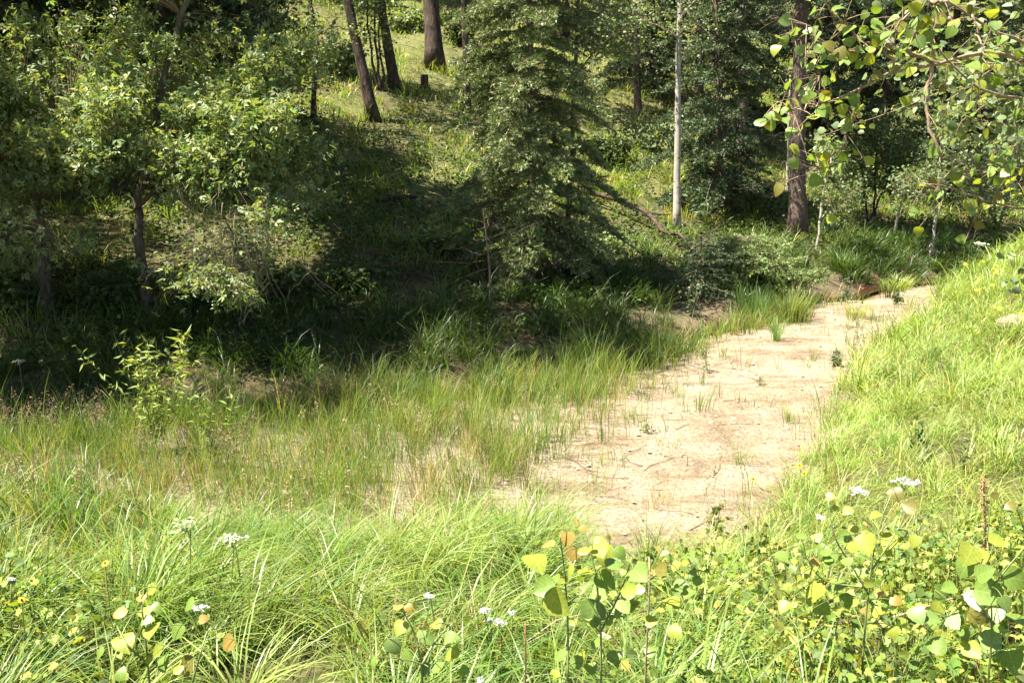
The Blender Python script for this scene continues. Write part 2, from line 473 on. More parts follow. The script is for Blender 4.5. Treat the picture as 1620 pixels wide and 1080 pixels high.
LEAF_T = {
    'diamond': (np.array([[0, 0, 0], [.45, .32, .1], [1, 0, 0], [.45, -.32, .1]]), [np.array([[0, 1, 2], [0, 2, 3]])]),
    'narrow': (np.array([[0, 0, 0], [.45, .11, .04], [1, 0, -.1], [.45, -.11, .04]]), [np.array([[0, 1, 2], [0, 2, 3]])]),
    'round': (np.array([[0, 0, 0], [.2, .4, .07], [.62, .42, .08], [1, 0, -.04], [.62, -.42, .08], [.2, -.4, .07]]),
              [np.array([[0, 1, 2, 3], [0, 3, 4, 5]])]),
    'trefoil': (np.array([[0, 0, 0], [.55, .25, .06], [1.1, 0, -.1], [.55, -.25, .06],
                          [.28, .30, .02], [.55, .85, -.12], [.02, .55, 0],
                          [.28, -.30, .02], [.55, -.85, -.12], [.02, -.55, 0]]),
                [np.array([[0, 1, 2], [0, 2, 3], [0, 5, 4], [0, 6, 5], [0, 7, 8], [0, 8, 9]])]),
    'lobed': (np.array([[0, 0, 0], [.15, .35, .05], [.35, .3, .06], [.5, .5, .0], [.65, .26, .05], [1, 0, -.12],
                        [.65, -.26, .05], [.5, -.5, 0], [.35, -.3, .06], [.15, -.35, .05]]),
              [np.array([[0, 1, 2], [0, 2, 4], [2, 3, 4], [0, 4, 5], [0, 5, 6], [0, 6, 8], [6, 7, 8], [0, 8, 9]])]),
}
def leaves(mb, pos, size, C, shape='diamond', droop=0.4, up=0.6):
    n = len(pos)
    if n == 0: return mb
    T, F = LEAF_T[shape]
    d = rng.normal(size=(n, 3)); d[:, 2] = d[:, 2] * 0.5 - droop; d = norm(d)
    nn = rng.normal(size=(n, 3)) * 0.8; nn[:, 2] += up; nn = nn + 0.0
    sd = norm(np.cross(nn, d)); nn = np.cross(d, sd)
    V = pos[:, None] + size[:, None, None] * (T[None, :, 0:1] * d[:, None] + T[None, :, 1:2] * sd[:, None] + T[None, :, 2:3] * nn[:, None])
    k = len(T)
    FF = [(f[None] + (np.arange(n) * k)[:, None, None]).reshape(-1, f.shape[1]) for f in F]
    mb.add(V.reshape(-1, 3), FF, np.repeat(C, k, 0))
    return mb

def needles(mb, p0, p1, per, length, width, C, spread=0.9):
    """bottle-brush twigs: thin triangles set round each segment"""
    n = len(p0)
    if n == 0: return mb
    ax = norm(p1 - p0)
    ax_r = np.repeat(ax, per, 0)
    t = np.tile(np.linspace(0.0, 1.0, per), n) + rng.normal(0, 0.03, n * per)
    base = np.repeat(p0, per, 0) + np.repeat(p1 - p0, per, 0) * t[:, None]
    rad = rng.normal(size=(n * per, 3)); rad = rad - np.sum(rad * ax_r, -1, keepdims=True) * ax_r; rad = norm(rad)
    rad[:, 2] += 0.25
    d = norm(ax_r * 0.75 + rad * spread)
    L = length * (0.7 + 0.6 * rng.random(n * per))
    sd = norm(np.cross(d, rng.normal(size=(n * per, 3))))
    W = width * (0.8 + 0.4 * rng.random(n * per))
    V = np.stack([base - sd * W[:, None] * 0.5, base + sd * W[:, None] * 0.5, base + d * L[:, None]], 1)
    F = np.arange(n * per * 3).reshape(-1, 3)
    mb.add(V.reshape(-1, 3), F, np.repeat(np.repeat(C, per, 0), 3, 0))
    return mb

# ------------------------------------------------------------------ the ground sheet
def axis(lo, a, b, hi, fine, grow=1.16):
    mid = list(np.arange(a, b, fine))
    up = []; s = fine; v = b
    while v < hi: up.append(v); s *= grow; v += s
    up.append(hi)
    dn = []; s = fine; v = a
    while v > lo: s *= grow; v -= s; dn.append(max(v, lo))
    return np.array(dn[::-1] + mid + up)
gx = axis(-150, -8, 11, 150, 0.125); gy = axis(-30, 1.5, 21, 190, 0.125)
X, Y = np.meshgrid(gx, gy)
Z = zfun(X, Y)
de = seg_dist(X, Y, EDGE); ds = seg_dist(X, Y, STREAM)
near = inside(X, Y, NEAR); far = inside(X, Y, FAR)
nz = fbm(X * 1.5, Y * 1.5, 21)
sand = np.where(~near & ~far, np.clip(1.2 + nz * 0.5, 0, 1), 0.0)
sand = np.maximum(sand, np.where(near, np.clip(1 - (de + nz * 0.35) / 0.35, 0, 1), 0))
sand = np.maximum(sand, np.where(far, np.clip(0.75 - (ds + nz * 0.5) / 1.2, 0, 1) * np.clip((X - 1.2) / 1.2, 0, 1), 0))
# left end of the bed is overgrown with litter
sand *= np.clip((X + 6.5) / 5.0 + 0.5 * fbm(X * 1.1, Y * 1.1, 88), 0.25, 1)
Z = Z + np.where(sand > 0.4, 0.022 * fbm(X * 5, Y * 5, 77, 4), 0)
wet = np.clip(1.15 - (ds + nz * 0.2) / 0.42, 0, 1)
mb = MB()
ny, nx = X.shape
ii = (np.arange(ny - 1)[:, None] * nx + np.arange(nx - 1)[None])
F = np.stack([ii, ii + 1, ii + nx + 1, ii + nx], -1).reshape(-1, 4)
mb.add(np.stack([X, Y, Z], -1).reshape(-1, 3), F, np.stack([sand, wet, np.where(far, np.clip((ds - 3.5) / 4, 0, 1) * np.clip(0.75 + 1.1 * fbm(X * .7, Y * .7, 91), 0, 1), 0.4 * near)], -1).reshape(-1, 3))
g = mb.obj('ground', M['ground'], smooth=True)
tag(g, 'pale sandy creek bed between grassy banks and a wooded hillside', 'ground', kind='structure')

# narrow stream at the foot of the far bank
SP_ = spline([(*p, 0) for p in STREAM[1:-1]], 260)
SP_ = SP_[(SP_[:, 0] > -14) & (SP_[:, 0] < 14)]
tn = norm(np.gradient(SP_, axis=0)); nr = np.stack([-tn[:, 1], tn[:, 0], 0 * tn[:, 0]], 1)
wv = 0.15 + 0.05 * np.sin(np.arange(len(SP_)) * 0.7)
A = SP_ + nr * wv[:, None]; B = SP_ - nr * wv[:, None]
zz = np.full(len(SP_), -0.09)
A[:, 2] = zz; B[:, 2] = zz
n = len(SP_)
i = np.arange(n - 1)
mb = MB().add(np.concatenate([A, B]), np.stack([i, i + n, i + n + 1, i + 1], 1))
tag(mb.obj('stream', M['water']), 'narrow dark brown trickle of water along the far bank', 'stream', kind='structure')

# ------------------------------------------------------------------ grasses (uncountable: stuff)
def in_view(P, mx=260, top=-200, bottom=1500):
    px, py, f = project(P)
    return (f > 0.6) & (px > -mx) & (px < 1620 + mx) & (py > top) & (py < bottom)

def sstep(a, b, x):
    t = np.clip((x - a) / (b - a), 0, 1); return t * t * (3 - 2 * t)

def tufts(box, dmax, dens):
    x0, x1, y0, y1 = box
    n = rng.poisson(dmax * (x1 - x0) * (y1 - y0))
    x = rng.uniform(x0, x1, n); y = rng.uniform(y0, y1, n)
    keep = rng.random(n) < dens(x, y)
    x, y = x[keep], y[keep]
    P = np.stack([x, y, zfun(x, y)], 1)
    return P[in_view(P)]

def grass(mb, cent, nb, h, hvar, spread, bend, w, pal, wts, K=3, wind=None, windk=0.5, tuftvar=0.25, lod=0.8):
    """cent: tuft centres; nb blades in each; blades lean outward and with the wind"""
    n = len(cent)
    if n == 0: return mb
    k = rng.poisson(nb, n) + 2
    idx = np.repeat(np.arange(n), k); N = len(idx)
    r = np.abs(rng.normal(0, spread, N)); a = rng.uniform(0, 2 * np.pi, N)
    root = cent[idx].copy()
    root[:, 0] += r * np.cos(a); root[:, 1] += r * np.sin(a)
    root[:, 2] = zfun(root[:, 0], root[:, 1]) - 0.01
    ths = np.clip(1 + tuftvar * rng.normal(size=n), 0.45, 1.7)
    hh = np.clip(h * ths[idx] * (1 + hvar * rng.normal(size=N)), 0.05, 1.2)
    dx, dy = np.cos(a), np.sin(a)
    if wind is not None:
        wa = wind(root[:, 0], root[:, 1])
        dx = dx * (1 - windk) + windk * np.cos(wa); dy = dy * (1 - windk) + windk * np.sin(wa)
    az = np.arctan2(dy, dx) + rng.normal(0, 0.35, N)
    bd = np.clip(bend * (0.55 + 0.9 * rng.random(N)), 0.05, 1.35)
    _, _, dep = project(root)
    ww = np.maximum(w * (0.7 + 0.6 * rng.random(N)), lod * dep / 948)
    tc = tint(n, pal, wts, 0.10)
    C = np.clip(tc[idx] * (1 + 0.14 * rng.normal(size=(N, 1))) * (1 + 0.04 * rng.normal(size=(N, 3))), 0.01, 0.8)
    return blades(mb, root, hh, ww, az, bd, K, C)

LUSH = [(.122, .185, .034), (.156, .213, .044), (.080, .145, .030), (.19, .225, .058)]
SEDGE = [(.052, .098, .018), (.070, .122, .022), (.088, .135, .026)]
FINE = [(.175, .240, .048), (.200, .250, .055), (.130, .205, .038), (.230, .255, .070)]
BEDG = [(.120, .185, .040), (.160, .200, .050), (.080, .145, .035), (.250, .215, .090)]
STRAW = [(.40, .30, .15), (.33, .23, .12), (.45, .36, .20)]
HILL = [(.130, .180, .036), (.175, .210, .048), (.095, .150, .030), (.225, .21, .085)]

LUSH, SEDGE, FINE, BEDG, HILL = [[tuple(c * k for c in p) for p in P_] for P_, k in ((LUSH, 1.28), (SEDGE, 0.85), (FINE, 1.45), (BEDG, 1.35), (HILL, 1.5))]  # sedge scaled down so its colour deepens the stream shade
def D_edge(x, y): return seg_dist(x, y, EDGE)
def D_str(x, y): return seg_dist(x, y, STREAM)
def isnear(x, y): return inside(x, y, NEAR)
def isfar(x, y): return inside(x, y, FAR)
BARE = [(7.1, 16.4), (5.2, 13.9), (3.3, 11.3), (2.4, 9.6), (1.75, 8.0), (1.35, 6.9), (1.1, 6.2)]

wind1 = lambda x, y: -0.5 + 2.2 * fbm(x * 0.5, y * 0.5, 41)
wind2 = lambda x, y: -1.2 + 2.6 * fbm(x * 0.7 + 4, y * 0.7, 43)

# near bank: long arching clumps
def d_arch(x, y):
    m = isnear(x, y) * sstep(0.0, 0.35, D_edge(x, y) + 0.25 * fbm(x * 2, y * 2, 5))
    c = sstep(-2.6, -1.5, x) * (1 - sstep(0.3, 1.0, x + 0.2 * (y - 4)))
    return m * c * (0.6 + 0.4 * sstep(-0.3, 0.2, fbm(x * 1.1, y * 1.1, 6)))
mb = MB()
c = tufts((-3, 1.6, 1.4, 8), 24, d_arch)
grass(mb, c, 66, 0.36, 0.25, 0.055, 0.9, 0.0075, LUSH, [.3, .35, .15, .2], 4, wind1, 0.4, tuftvar=.35)
c3 = c[rng.random(len(c)) < .4]
grass(mb, c3, 6, 0.34, 0.4, 0.07, 1.0, 0.004, STRAW + LUSH[2:3], None, 4, wind2, 0.2)
c3 = c[rng.random(len(c)) < .35]
grass(mb, c3, 8, 0.38, 0.3, 0.05, 0.7, 0.0085, LUSH[:3], None, 4, wind2, 0.2)
tag(mb.obj('grass', M['grass']), 'long arching bright green grass clumps on the near bank', 'grass', kind='stuff')

# near bank, left: upright meadow grass
def d_left(x, y):
    m = isnear(x, y) * sstep(-0.1, 0.4, D_edge(x, y) + 0.3 * fbm(x * 2, y * 2, 5))
    return m * (1 - sstep(-2.2, -1.2, x)) * (0.45 + 0.55 * sstep(-0.35, 0.1, fbm(x * 1.3, y * 1.3, 8)))
mb = MB()
c = tufts((-7.5, -1, 1.4, 9), 42, d_left)
grass(mb, c, 30, 0.30, 0.3, 0.05, 0.62, 0.008, LUSH, [.4, .2, .3, .1], 3, wind2, 0.35)
c2 = c[rng.random(len(c)) < 0.25]
grass(mb, c2, 5, 0.40, 0.3, 0.06, 0.4, 0.005, STRAW, None, 3, wind2, 0.2)
tag(mb.obj('grass', M['grass']), 'upright mixed meadow grass on the near bank below the shaded stream', 'grass', kind='stuff')

# near bank, right: fine lodged grass
def d_right(x, y):
    m = isnear(x, y) * sstep(-0.2, 0.15, D_edge(x, y) + 0.4 * fbm(x * 2, y * 2, 5))
    return m * sstep(0.6, 1.3, x) * (0.08 + 0.88 * sstep(3.2, 4.6, y + 0.5 * fbm(x, y, 3)))
mb = MB()
c = tufts((0.6, 11.5, 1.4, 10), 49, d_right)
grass(mb, c, 28, 0.22, 0.35, 0.085, 0.95, 0.0048, FINE, [.35, .25, .25, .15], 3, wind1, 0.3, tuftvar=.4)
c3 = c[rng.random(len(c)) < .16]
grass(mb, c3, 16, 0.36, 0.3, 0.05, 0.6, 0.006, LUSH, None, 3, wind2, 0.2)
c3 = c[rng.random(len(c)) < .3]
grass(mb, c3, 5, 0.26, 0.4, 0.08, 0.9, 0.004, STRAW, None, 3, wind2, 0.2)
c = tufts((3.5, 13, 9.5, 18.5), 30, d_right)
grass(mb, c, 20, 0.26, 0.35, 0.10, 0.9, 0.006, FINE, [.35, .25, .25, .15], 3, wind1, 0.3, tuftvar=.45)
c3 = c[rng.random(len(c)) < .15]
grass(mb, c3, 14, 0.42, 0.3, 0.06, 0.6, 0.007, LUSH, None, 3, wind2, 0.2)
tag(mb.obj('grass', M['grass']), 'fine lodged yellow-green grass covering the bank beside the sand', 'grass', kind='stuff')

# creek bed: thin grasses with sand showing between
def d_bed(x, y):
    m = ~isnear(x, y) & ~isfar(x, y)
    b = seg_dist(x, y, BARE)
    nn = fbm(x * 1.6, y * 1.6, 12)
    return m * sstep(0.75, 1.8, b + 0.55 * nn) * np.clip(0.30 + 0.3 * sstep(.8, -1.5, x) + 0.70 * sstep(-0.15, 0.25, fbm(x * 1.2, y * 1.7, 13)), 0, 1)
mb = MB()
c = tufts((-7, 6, 5.4, 17), 66, d_bed)
grass(mb, c, 17, 0.34, 0.4, 0.09, 0.38, 0.004, BEDG, [.35, .3, .2, .15], 3, wind2, 0.25, lod=0.6)
c2 = c[rng.random(len(c)) < 0.5]
grass(mb, c2, 4, 0.22, 0.4, 0.09, 0.8, 0.004, STRAW, None, 2, wind2, 0.2, lod=0.6)
def d_sparse(x, y):
    m = ~isnear(x, y) & ~isfar(x, y)
    return m * np.maximum(.16, sstep(0.1, 0.9, seg_dist(x, y, BARE))) * (fbm(x * 2.5, y * 2.5, 14) > 0.0)
c = tufts((-2, 8, 5, 17), 30, d_sparse)
grass(mb, c, 6, 0.22, 0.5, 0.06, 0.45, 0.004, BEDG, [.3, .3, .1, .3], 3, lod=0.55)
tag(mb.obj('grass', M['grass']), 'thin upright grass with sand showing through on the creek bed', 'grass', kind='stuff')

# sedges at the stream
def d_sedge(x, y):
    u = D_str(x, y)
    m = isfar(x, y) * (1 - sstep(1.4, 3.2, u)) + (~isfar(x, y)) * np.maximum((1 - sstep(0.25, 0.7, u)) * 0.8, (1 - sstep(0.6, 1.1, u)) * 0.6 * sstep(0.8, -0.4, x))
    gap = 1 - sstep(2.2, 2.7, x) * (1 - sstep(3.4, 3.8, x)) * 0.95
    gap2 = 1 - sstep(4.3, 4.6, x) * (1 - sstep(6.0, 6.6, x)) * 0.55 * (u < 1.6)
    water = sstep(0.10, 0.2, u)
    return m * gap * gap2 * water * (1 - isnear(x, y)) * (0.5 + 0.5 * sstep(-0.3, 0.1, fbm(x * 1.5, y * 1.5, 17)))
mb = MB()
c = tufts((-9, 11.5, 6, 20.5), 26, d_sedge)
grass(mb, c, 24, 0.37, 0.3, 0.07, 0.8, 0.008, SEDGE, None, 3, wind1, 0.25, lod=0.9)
tag(mb.obj('grass', M['grass']), 'dark green sedge, darkened further for shade, lining the stream edge', 'grass', kind='stuff')

# hillside grass
def d_hill(x, y):
    u = D_str(x, y)
    m = isfar(x, y) * sstep(1.0, 2.4, u)
    return m * (0.25 + 0.75 * sstep(-0.25, 0.25, fbm(x * 0.6, y * 0.6, 19))) * np.clip(1.5 - u / 26, 0.25, 1)
mb = MB()
c = tufts((-14, 16, 9, 24), 12.5, d_hill)
grass(mb, c, 12, 0.30, 0.3, 0.11, 0.7, 0.009, HILL, [.35, .3, .2, .15], 3, wind2, 0.35, lod=0.95)
c = tufts((-22, 26, 23, 46), 9, d_hill)
grass(mb, c, 9, 0.34, 0.3, 0.19, 0.7, 0.022, HILL, [.35, .3, .2, .15], 2, wind2, 0.3, lod=1.0)
tag(mb.obj('grass', M['grass']), 'patchy hillside grass beneath the trees', 'grass', kind='stuff')

# leafy herbs of the hillside and the stream edge
def d_herb(x, y):
    u = D_str(x, y)
    return isfar(x, y) * sstep(0.8, 1.6, u) * (1 - sstep(6, 16, u) * 0.8) * (fbm(x * 1.1, y * 1.1, 23) > -0.12)
mb = MB()
c = tufts((-12, 14, 8, 26), 40, d_herb)
k = 7
P = np.repeat(c, k, 0) + rng.normal(0, 0.12, (len(c) * k, 3)) * [1, 1, 0.5] + [0, 0, 0.14]
leaves(mb, P, rng.uniform(0.05, 0.10, len(P)), tint(len(P), [(.06, .105, .022), (.085, .13, .03), (.045, .08, .02)]), 'diamond', 0.1, 1.2)  # herb greens darkened to deepen the shade at the hill foot
tag(mb.obj('undergrowth', M['leaf']), 'low leafy undergrowth on the shaded foot of the hillside', 'undergrowth', kind='stuff')

# leafy ground cover at the bottom of the near bank
def d_cover(x, y):
    a = sstep(0.15, 0.7, x) * (1 - sstep(3.6, 4.8, y + 0.5 * fbm(x * 2, y * 2, 3) - 0.1 * x))
    b = (1 - sstep(-1.75, -1.3, x)) * (1 - sstep(3.2, 3.9, y))
    return isnear(x, y) * np.maximum(a, b * 0.8) * (0.35 + 0.65 * sstep(-0.3, 0.15, fbm(x * 2.3, y * 2.3, 29)))
mb = MB()
c = tufts((-4, 5.5, 1.2, 5.6), 300, d_cover)
k = 8
H_ = 0.06 + 0.26 * rng.random(len(c)) ** 1.3
P = np.repeat(c, k, 0) + rng.normal(0, 0.055, (len(c) * k, 3)) * [1, 1, 0.6]
P[:, 2] = np.maximum(P[:, 2] + np.repeat(H_, k), zfun(P[:, 0], P[:, 1]) + 0.02)
pal = [(.20, .275, .05), (.29, .32, .06), (.12, .20, .04), (.34, .31, .08), (.16, .23, .08)]
leaves(mb, P, rng.uniform(0.016, 0.046, len(P)), tint(len(P), pal, [.3, .25, .2, .1, .15]), 'lobed', 0.15, 0.9)
ck = c[rng.random(len(c)) < .12]
grass(gm_ := MB(), ck, 9, .30, .35, .05, .5, .004, LUSH, [.3, .3, .1, .3], 3)
tag(gm_.obj('grass', M['grass']), 'sparse thin grass standing among the leafy ground cover', 'grass', kind='stuff')
tb = np.stack([c, c + np.stack([rng.normal(0, .03, len(c)), rng.normal(0, .03, len(c)), H_], 1)], 1)
tubes(mb, tb, np.full(len(c), .002), np.full(len(c), .0012), 3, (.12, .12, .04))
tag(mb.obj('ground_cover', M['leaf']), 'low lobed-leaf ground cover at the foot of the near bank', 'ground cover', kind='stuff')

# ------------------------------------------------------------------ trees
def trunk_path(base, top_px, H, n=16, wob=0.03):
    """from the base, through the place where the trunk leaves the picture, on up to height H"""
    _, _, dep = project(base)
    q = at(top_px[0], top_px[1], dep)
    d = q - base
    d = d / d[2]
    t = np.linspace(0, H, n)
    P = base + t[:, None] * d * np.array([1, 1, 1])
    lean = np.hypot(d[0], d[1])
    P[:, :2] -= (d[:2] * 0.4)[None] * np.clip(t - 6, 0, None)[:, None]
    P[1:, :2] += wob * rng.normal(size=(n - 1, 2))
    return P

def trunk_rads(r, t, flare=0.55):
    return r * (np.clip(1 - 0.9 * t, 0.06, 1) + flare * np.exp(-t * 40))

NEED = [(.090, .125, .055), (.110, .145, .062), (.065, .098, .042)]
PALE_NEED = [(.185, .225, .085), (.15, .19, .07), (.22, .255, .105)]

def conifer(name, label, base, H, r, top_px=None, start=0.15, rad=1.4, nbr=90, pal=NEED, bark='spruce_bark',
            twig=0.13, per=10, nl=0.03, nw=0.008, dead=20, group=None, droop=0.35, shape=0.75, dens=1.0, sides=10, deadlen=0.6):
    base = np.asarray(base, float)
    if top_px is None:
        n = 16; t = np.linspace(0, H, n)
        P = base + np.stack([0.02 * t * rng.normal(), 0.02 * t * rng.normal(), t], 1) if False else base + np.stack([t * 0, t * 0, t], 1)
        P[1:, :2] += 0.02 * rng.normal(size=(n - 1, 2))
    else:
        P = trunk_path(base, top_px, H)
    P = np.concatenate([[P[0] - [0, 0, 0.15]], P])
    tt = np.clip((P[:, 2] - base[2]) / H, 0, 1)
    root = thing(name, label, 'tree', base, group)
    Pf = spline(P, 26)
    tf = np.clip((Pf[:, 2] - base[2]) / H, 0, 1)
    tube(MB(), Pf, trunk_rads(r, tf), sides, rough=0.16).obj('trunk', M[bark], root, base, True)
    def on(h):
        return np.array([np.interp(h, P[:, 2] - base[2], P[:, i]) for i in range(3)])
    br = MB(); nd = MB()
    K = 7
    paths = []; r0 = []
    p0s, p1s = [], []
    for b in range(nbr):
        f = (b + rng.random()) / nbr
        h = H * (start + (1 - start) * f ** 1.15)
        L = rad * (1 - f) ** shape * rng.uniform(0.5, 1.22) + 0.12
        if f < 0.15: L *= rng.uniform(0.5, 1.0)
        az = b * 2.39996 + rng.normal(0, 0.3)
        up = 0.15 + 0.5 * f; dr = droop * (1.15 - f)
        t = np.linspace(0, 1, K)
        o = on(h)
        d = np.array([math.cos(az), math.sin(az), 0]); s = np.array([-d[1], d[0], 0])
        B = o + L * t[:, None] * d
        B[:, 2] += L * (up * t - (up + dr) * t ** 2 + 0.22 * t ** 4)
        B += s * (0.06 * L * rng.normal() * t ** 2)[:, None]
        paths.append(B); r0.append(0.011 * L + 0.004)
        ns = max(4, int(L / 0.085 * dens))
        u = np.linspace(0.22, 1.0, ns) + rng.normal(0, 0.01, ns); u = np.clip(u, 0.15, 1)
        q = np.stack([np.interp(u, t, B[:, i]) for i in range(3)], 1)
        sg = np.where(np.arange(ns) % 2 == 0, 1, -1)
        tl = (0.42 * L * (1 - u) ** 0.8 * (0.5 + 0.5 * np.minimum(1, u / 0.4)) + 0.09) * rng.uniform(0.7, 1.2, ns)
        dd = norm(d * 0.75 + s * sg[:, None] * 0.8 + np.stack([0 * u, 0 * u, -0.25 + 0.15 * rng.normal(size=ns)], 1))
        for q_, d_, l_ in zip(q, dd, tl):
            m = max(1, int(l_ / twig + 0.5))
            e = np.linspace(0, 1, m + 1)
            pp = q_ + d_ * (l_ * e)[:, None]; pp[:, 2] -= 0.12 * l_ * e ** 2
            p0s.append(pp[:-1]); p1s.append(pp[1:])
            if m >= 2:      # second-order shoots
                k2 = m
                u2 = rng.uniform(0.15, 0.85, k2)
                q2 = q_ + d_ * (l_ * u2)[:, None]
                dr2 = norm(d_ + rng.normal(0, 0.55, (k2, 3)) * [1, 1, 0.5])
                p0s.append(q2); p1s.append(q2 + dr2 * (0.8 * twig * rng.uniform(0.6, 1.2, k2))[:, None])
        e = B[-1]; p0s.append(B[-2:-1]); p1s.append(B[-1:] + d * 0.05)
    p0 = np.concatenate(p0s); p1 = np.concatenate(p1s)
    tubes(br, np.array(paths), np.array(r0), np.full(len(paths), 0.002), 4)
    if dead:
        DP = []
        for b in range(dead):
            h = H * rng.uniform(0.03, start + 0.12)
            az = rng.uniform(0, 6.28); L = deadlen * rad * rng.uniform(0.4, 1.0)
            t = np.linspace(0, 1, K)
            d = np.array([math.cos(az), math.sin(az), 0])
            B = on(h) + L * t[:, None] * d
            B[:, 2] += L * (0.1 * t - rng.uniform(0.1, 0.6) * t ** 2)
            B += np.cumsum(rng.normal(0, 0.02 * L, (K, 3)), 0)
            DP.append(B)
            for _ in range(3):
                i = rng.integers(2, K - 1)
                e = B[i] + np.linspace(0, 1, K)[:, None] * (norm(d + rng.normal(0, 0.7, 3)) * L * 0.4)
                e += np.cumsum(rng.normal(0, 0.012 * L, (K, 3)), 0)
                DP.append(e)
        tubes(br, np.array(DP), np.full(len(DP), 0.007), np.full(len(DP), 0.0015), 4)
    o = br.obj('branchwork', M['deadtwig'], root, base); tag(o, kind='stuff')
    C = tint(len(p0), pal, None, 0.15)
    needles(nd, p0, p1, per, nl, nw, C)
    nd.obj('crown', M['needle'], root, base)
    return root

def broadleaf(name, label, base, limbs, lobes, leaf=('trefoil', 0.06), pal=LUSH, bark='grey_bark', per=12, trunk_r=0.1,
              spread=0.09, group=None, cat='tree', twig_r=0.004, up=0.6, droop=0.4, trunks=1, wob=0.012):
    """limbs: list of (path, r0, r1), the first `trunks` are the stems; lobes: (centre, radii, number of twigs)"""
    base = np.asarray(base, float)
    root = thing(name, label, cat, base, group)
    nodes = []; nodev = []
    for i, (path, r0, r1) in enumerate(limbs):
        P = spline(path, 14)
        P[1:-1] += rng.normal(0, wob * np.linalg.norm(P[-1] - P[0]), (12, 3)) * 0.5
        tube(MB(), P, np.linspace(r0, r1, 14) * (1 + (0.5 if i < trunks else 0) * np.exp(-np.arange(14) * 0.9)), 8, rough=0.12).obj(
            'trunk' if i < trunks else 'limb', M[bark], root, base, True)
        nodes.append(P[4:] if i < trunks else P[2:])
    nodes = np.concatenate(nodes)
    TW = []; LP = []
    for cen, rad, k in lobes:
        q = norm(rng.normal(size=(k, 3))) * rng.random((k, 1)) ** 0.45
        E = np.asarray(cen) + q * np.asarray(rad)
        for e in E:
            w = np.linalg.norm(nodes - e, axis=1) + rng.random(len(nodes)) * 0.25
            s = nodes[np.argmin(w)]
            t = np.linspace(0, 1, 6)[:, None]
            B = s * (1 - t) + e * t
            L = np.linalg.norm(e - s)
            B[:, 2] += (0.28 * L * (t - t * t) * 1.6).ravel()
            B[1:] += np.cumsum(rng.normal(0, 0.02 * L, (5, 3)), 0)
            TW.append(B)
            u = np.sqrt(rng.uniform(0.12, 1.0, per))
            if L > 1.2: u = np.clip(1 - (1 - u) * 1.2 / L, 0, 1)
            LP.append(np.stack([np.interp(u, t.ravel(), B[:, i]) for i in range(3)], 1) + rng.normal(0, spread, (per, 3)) * [1, 1, 0.75])
    TW = np.array(TW); LP = np.concatenate(LP)
    tw = MB(); tubes(tw, TW, np.full(len(TW), twig_r), np.full(len(TW), 0.0015), 3)
    tag(tw.obj('branchwork', M['twig' if bark != 'pine_bark' else 'deadtwig'], root, base), kind='stuff')
    cr = MB()
    leaves(cr, LP, leaf[1] * rng.uniform(0.6, 1.25, len(LP)), tint(len(LP), pal, None, 0.16), leaf[0], droop, up)
    cr.obj('crown', M['leaf'], root, base)
    return root

def px_r(wpx, base):
    return 0.5 * wpx * project(np.asarray(base))[2] / FPX

MAPLE = [(.205, .27, .105), (.245, .305, .125), (.15, .215, .08), (.28, .315, .14)]
DARKL = [(.075, .112, .036), (.10, .14, .044), (.055, .088, .03)]
ASPENL = [(.19, .24, .115), (.22, .265, .14), (.145, .20, .085)]

# --- the box elder thicket on the left
def lobe(px, py, dep, rx, ry, n, rz=None):
    k = dep / FPX
    return (at(px, py, dep), (rx * k, (rz or 0.5 * (rx + ry)) * k, ry * k), n)
def sprays(d, n, boxes, k):
    out = []
    wt = np.array([(x1 - x0) * (y1 - y0) for x0, x1, y0, y1 in boxes], float); wt /= wt.sum()
    for _ in range(n):
        x0, x1, y0, y1 = boxes[rng.choice(len(boxes), p=wt)]
        x, y = rng.uniform(x0, x1), rng.uniform(y0, y1)
        out.append(lobe(x, y, d - .3 - 1.1 * rng.random() - (.3 if y > 330 else 0), rng.uniform(28, 55), rng.uniform(16, 30), int(k * rng.uniform(.6, 1.4) * (.55 if y > 340 else 1))))
    return out
b = ground(75, 497); d = project(b)[2]
broadleaf('box_elder', 'leafy box elder whose grey trunk stands in the shade at the left edge', b,
          [([b - [0, 0, .1], at(70, 440, d), at(58, 330, d - .1), at(60, 200, d)], px_r(25, b), 0.05),
           ([at(58, 330, d - .1), at(110, 270, d - .5), at(180, 240, d - 1.0)], .035, .012),
           ([at(60, 250, d), at(30, 180, d - .4), at(-20, 150, d - .8)], .03, .012),
           ([at(60, 230, d), at(120, 170, d - .3), at(200, 150, d - .6)], .03, .010),
           ([at(58, 350, d), at(90, 380, d - .6), at(130, 400, d - .9)], .02, .008)],
          sprays(d, 30, [(-110, 230, 110, 300), (60, 230, 100, 270)], 16) + sprays(d + .6, 9, [(-90, 230, 20, 110)], 14) + sprays(d, 6, [(-40, 180, 310, 450)], 10)
          + [lobe(-20, 190, d + .9, 160, 90, 110), lobe(-180, 220, d, 120, 120, 90), lobe(120, 160, d + 1.2, 150, 60, 80)],
          pal=MAPLE, per=16, spread=0.10, leaf=('trefoil', 0.078))
b = ground(232, 500); d = project(b)[2]
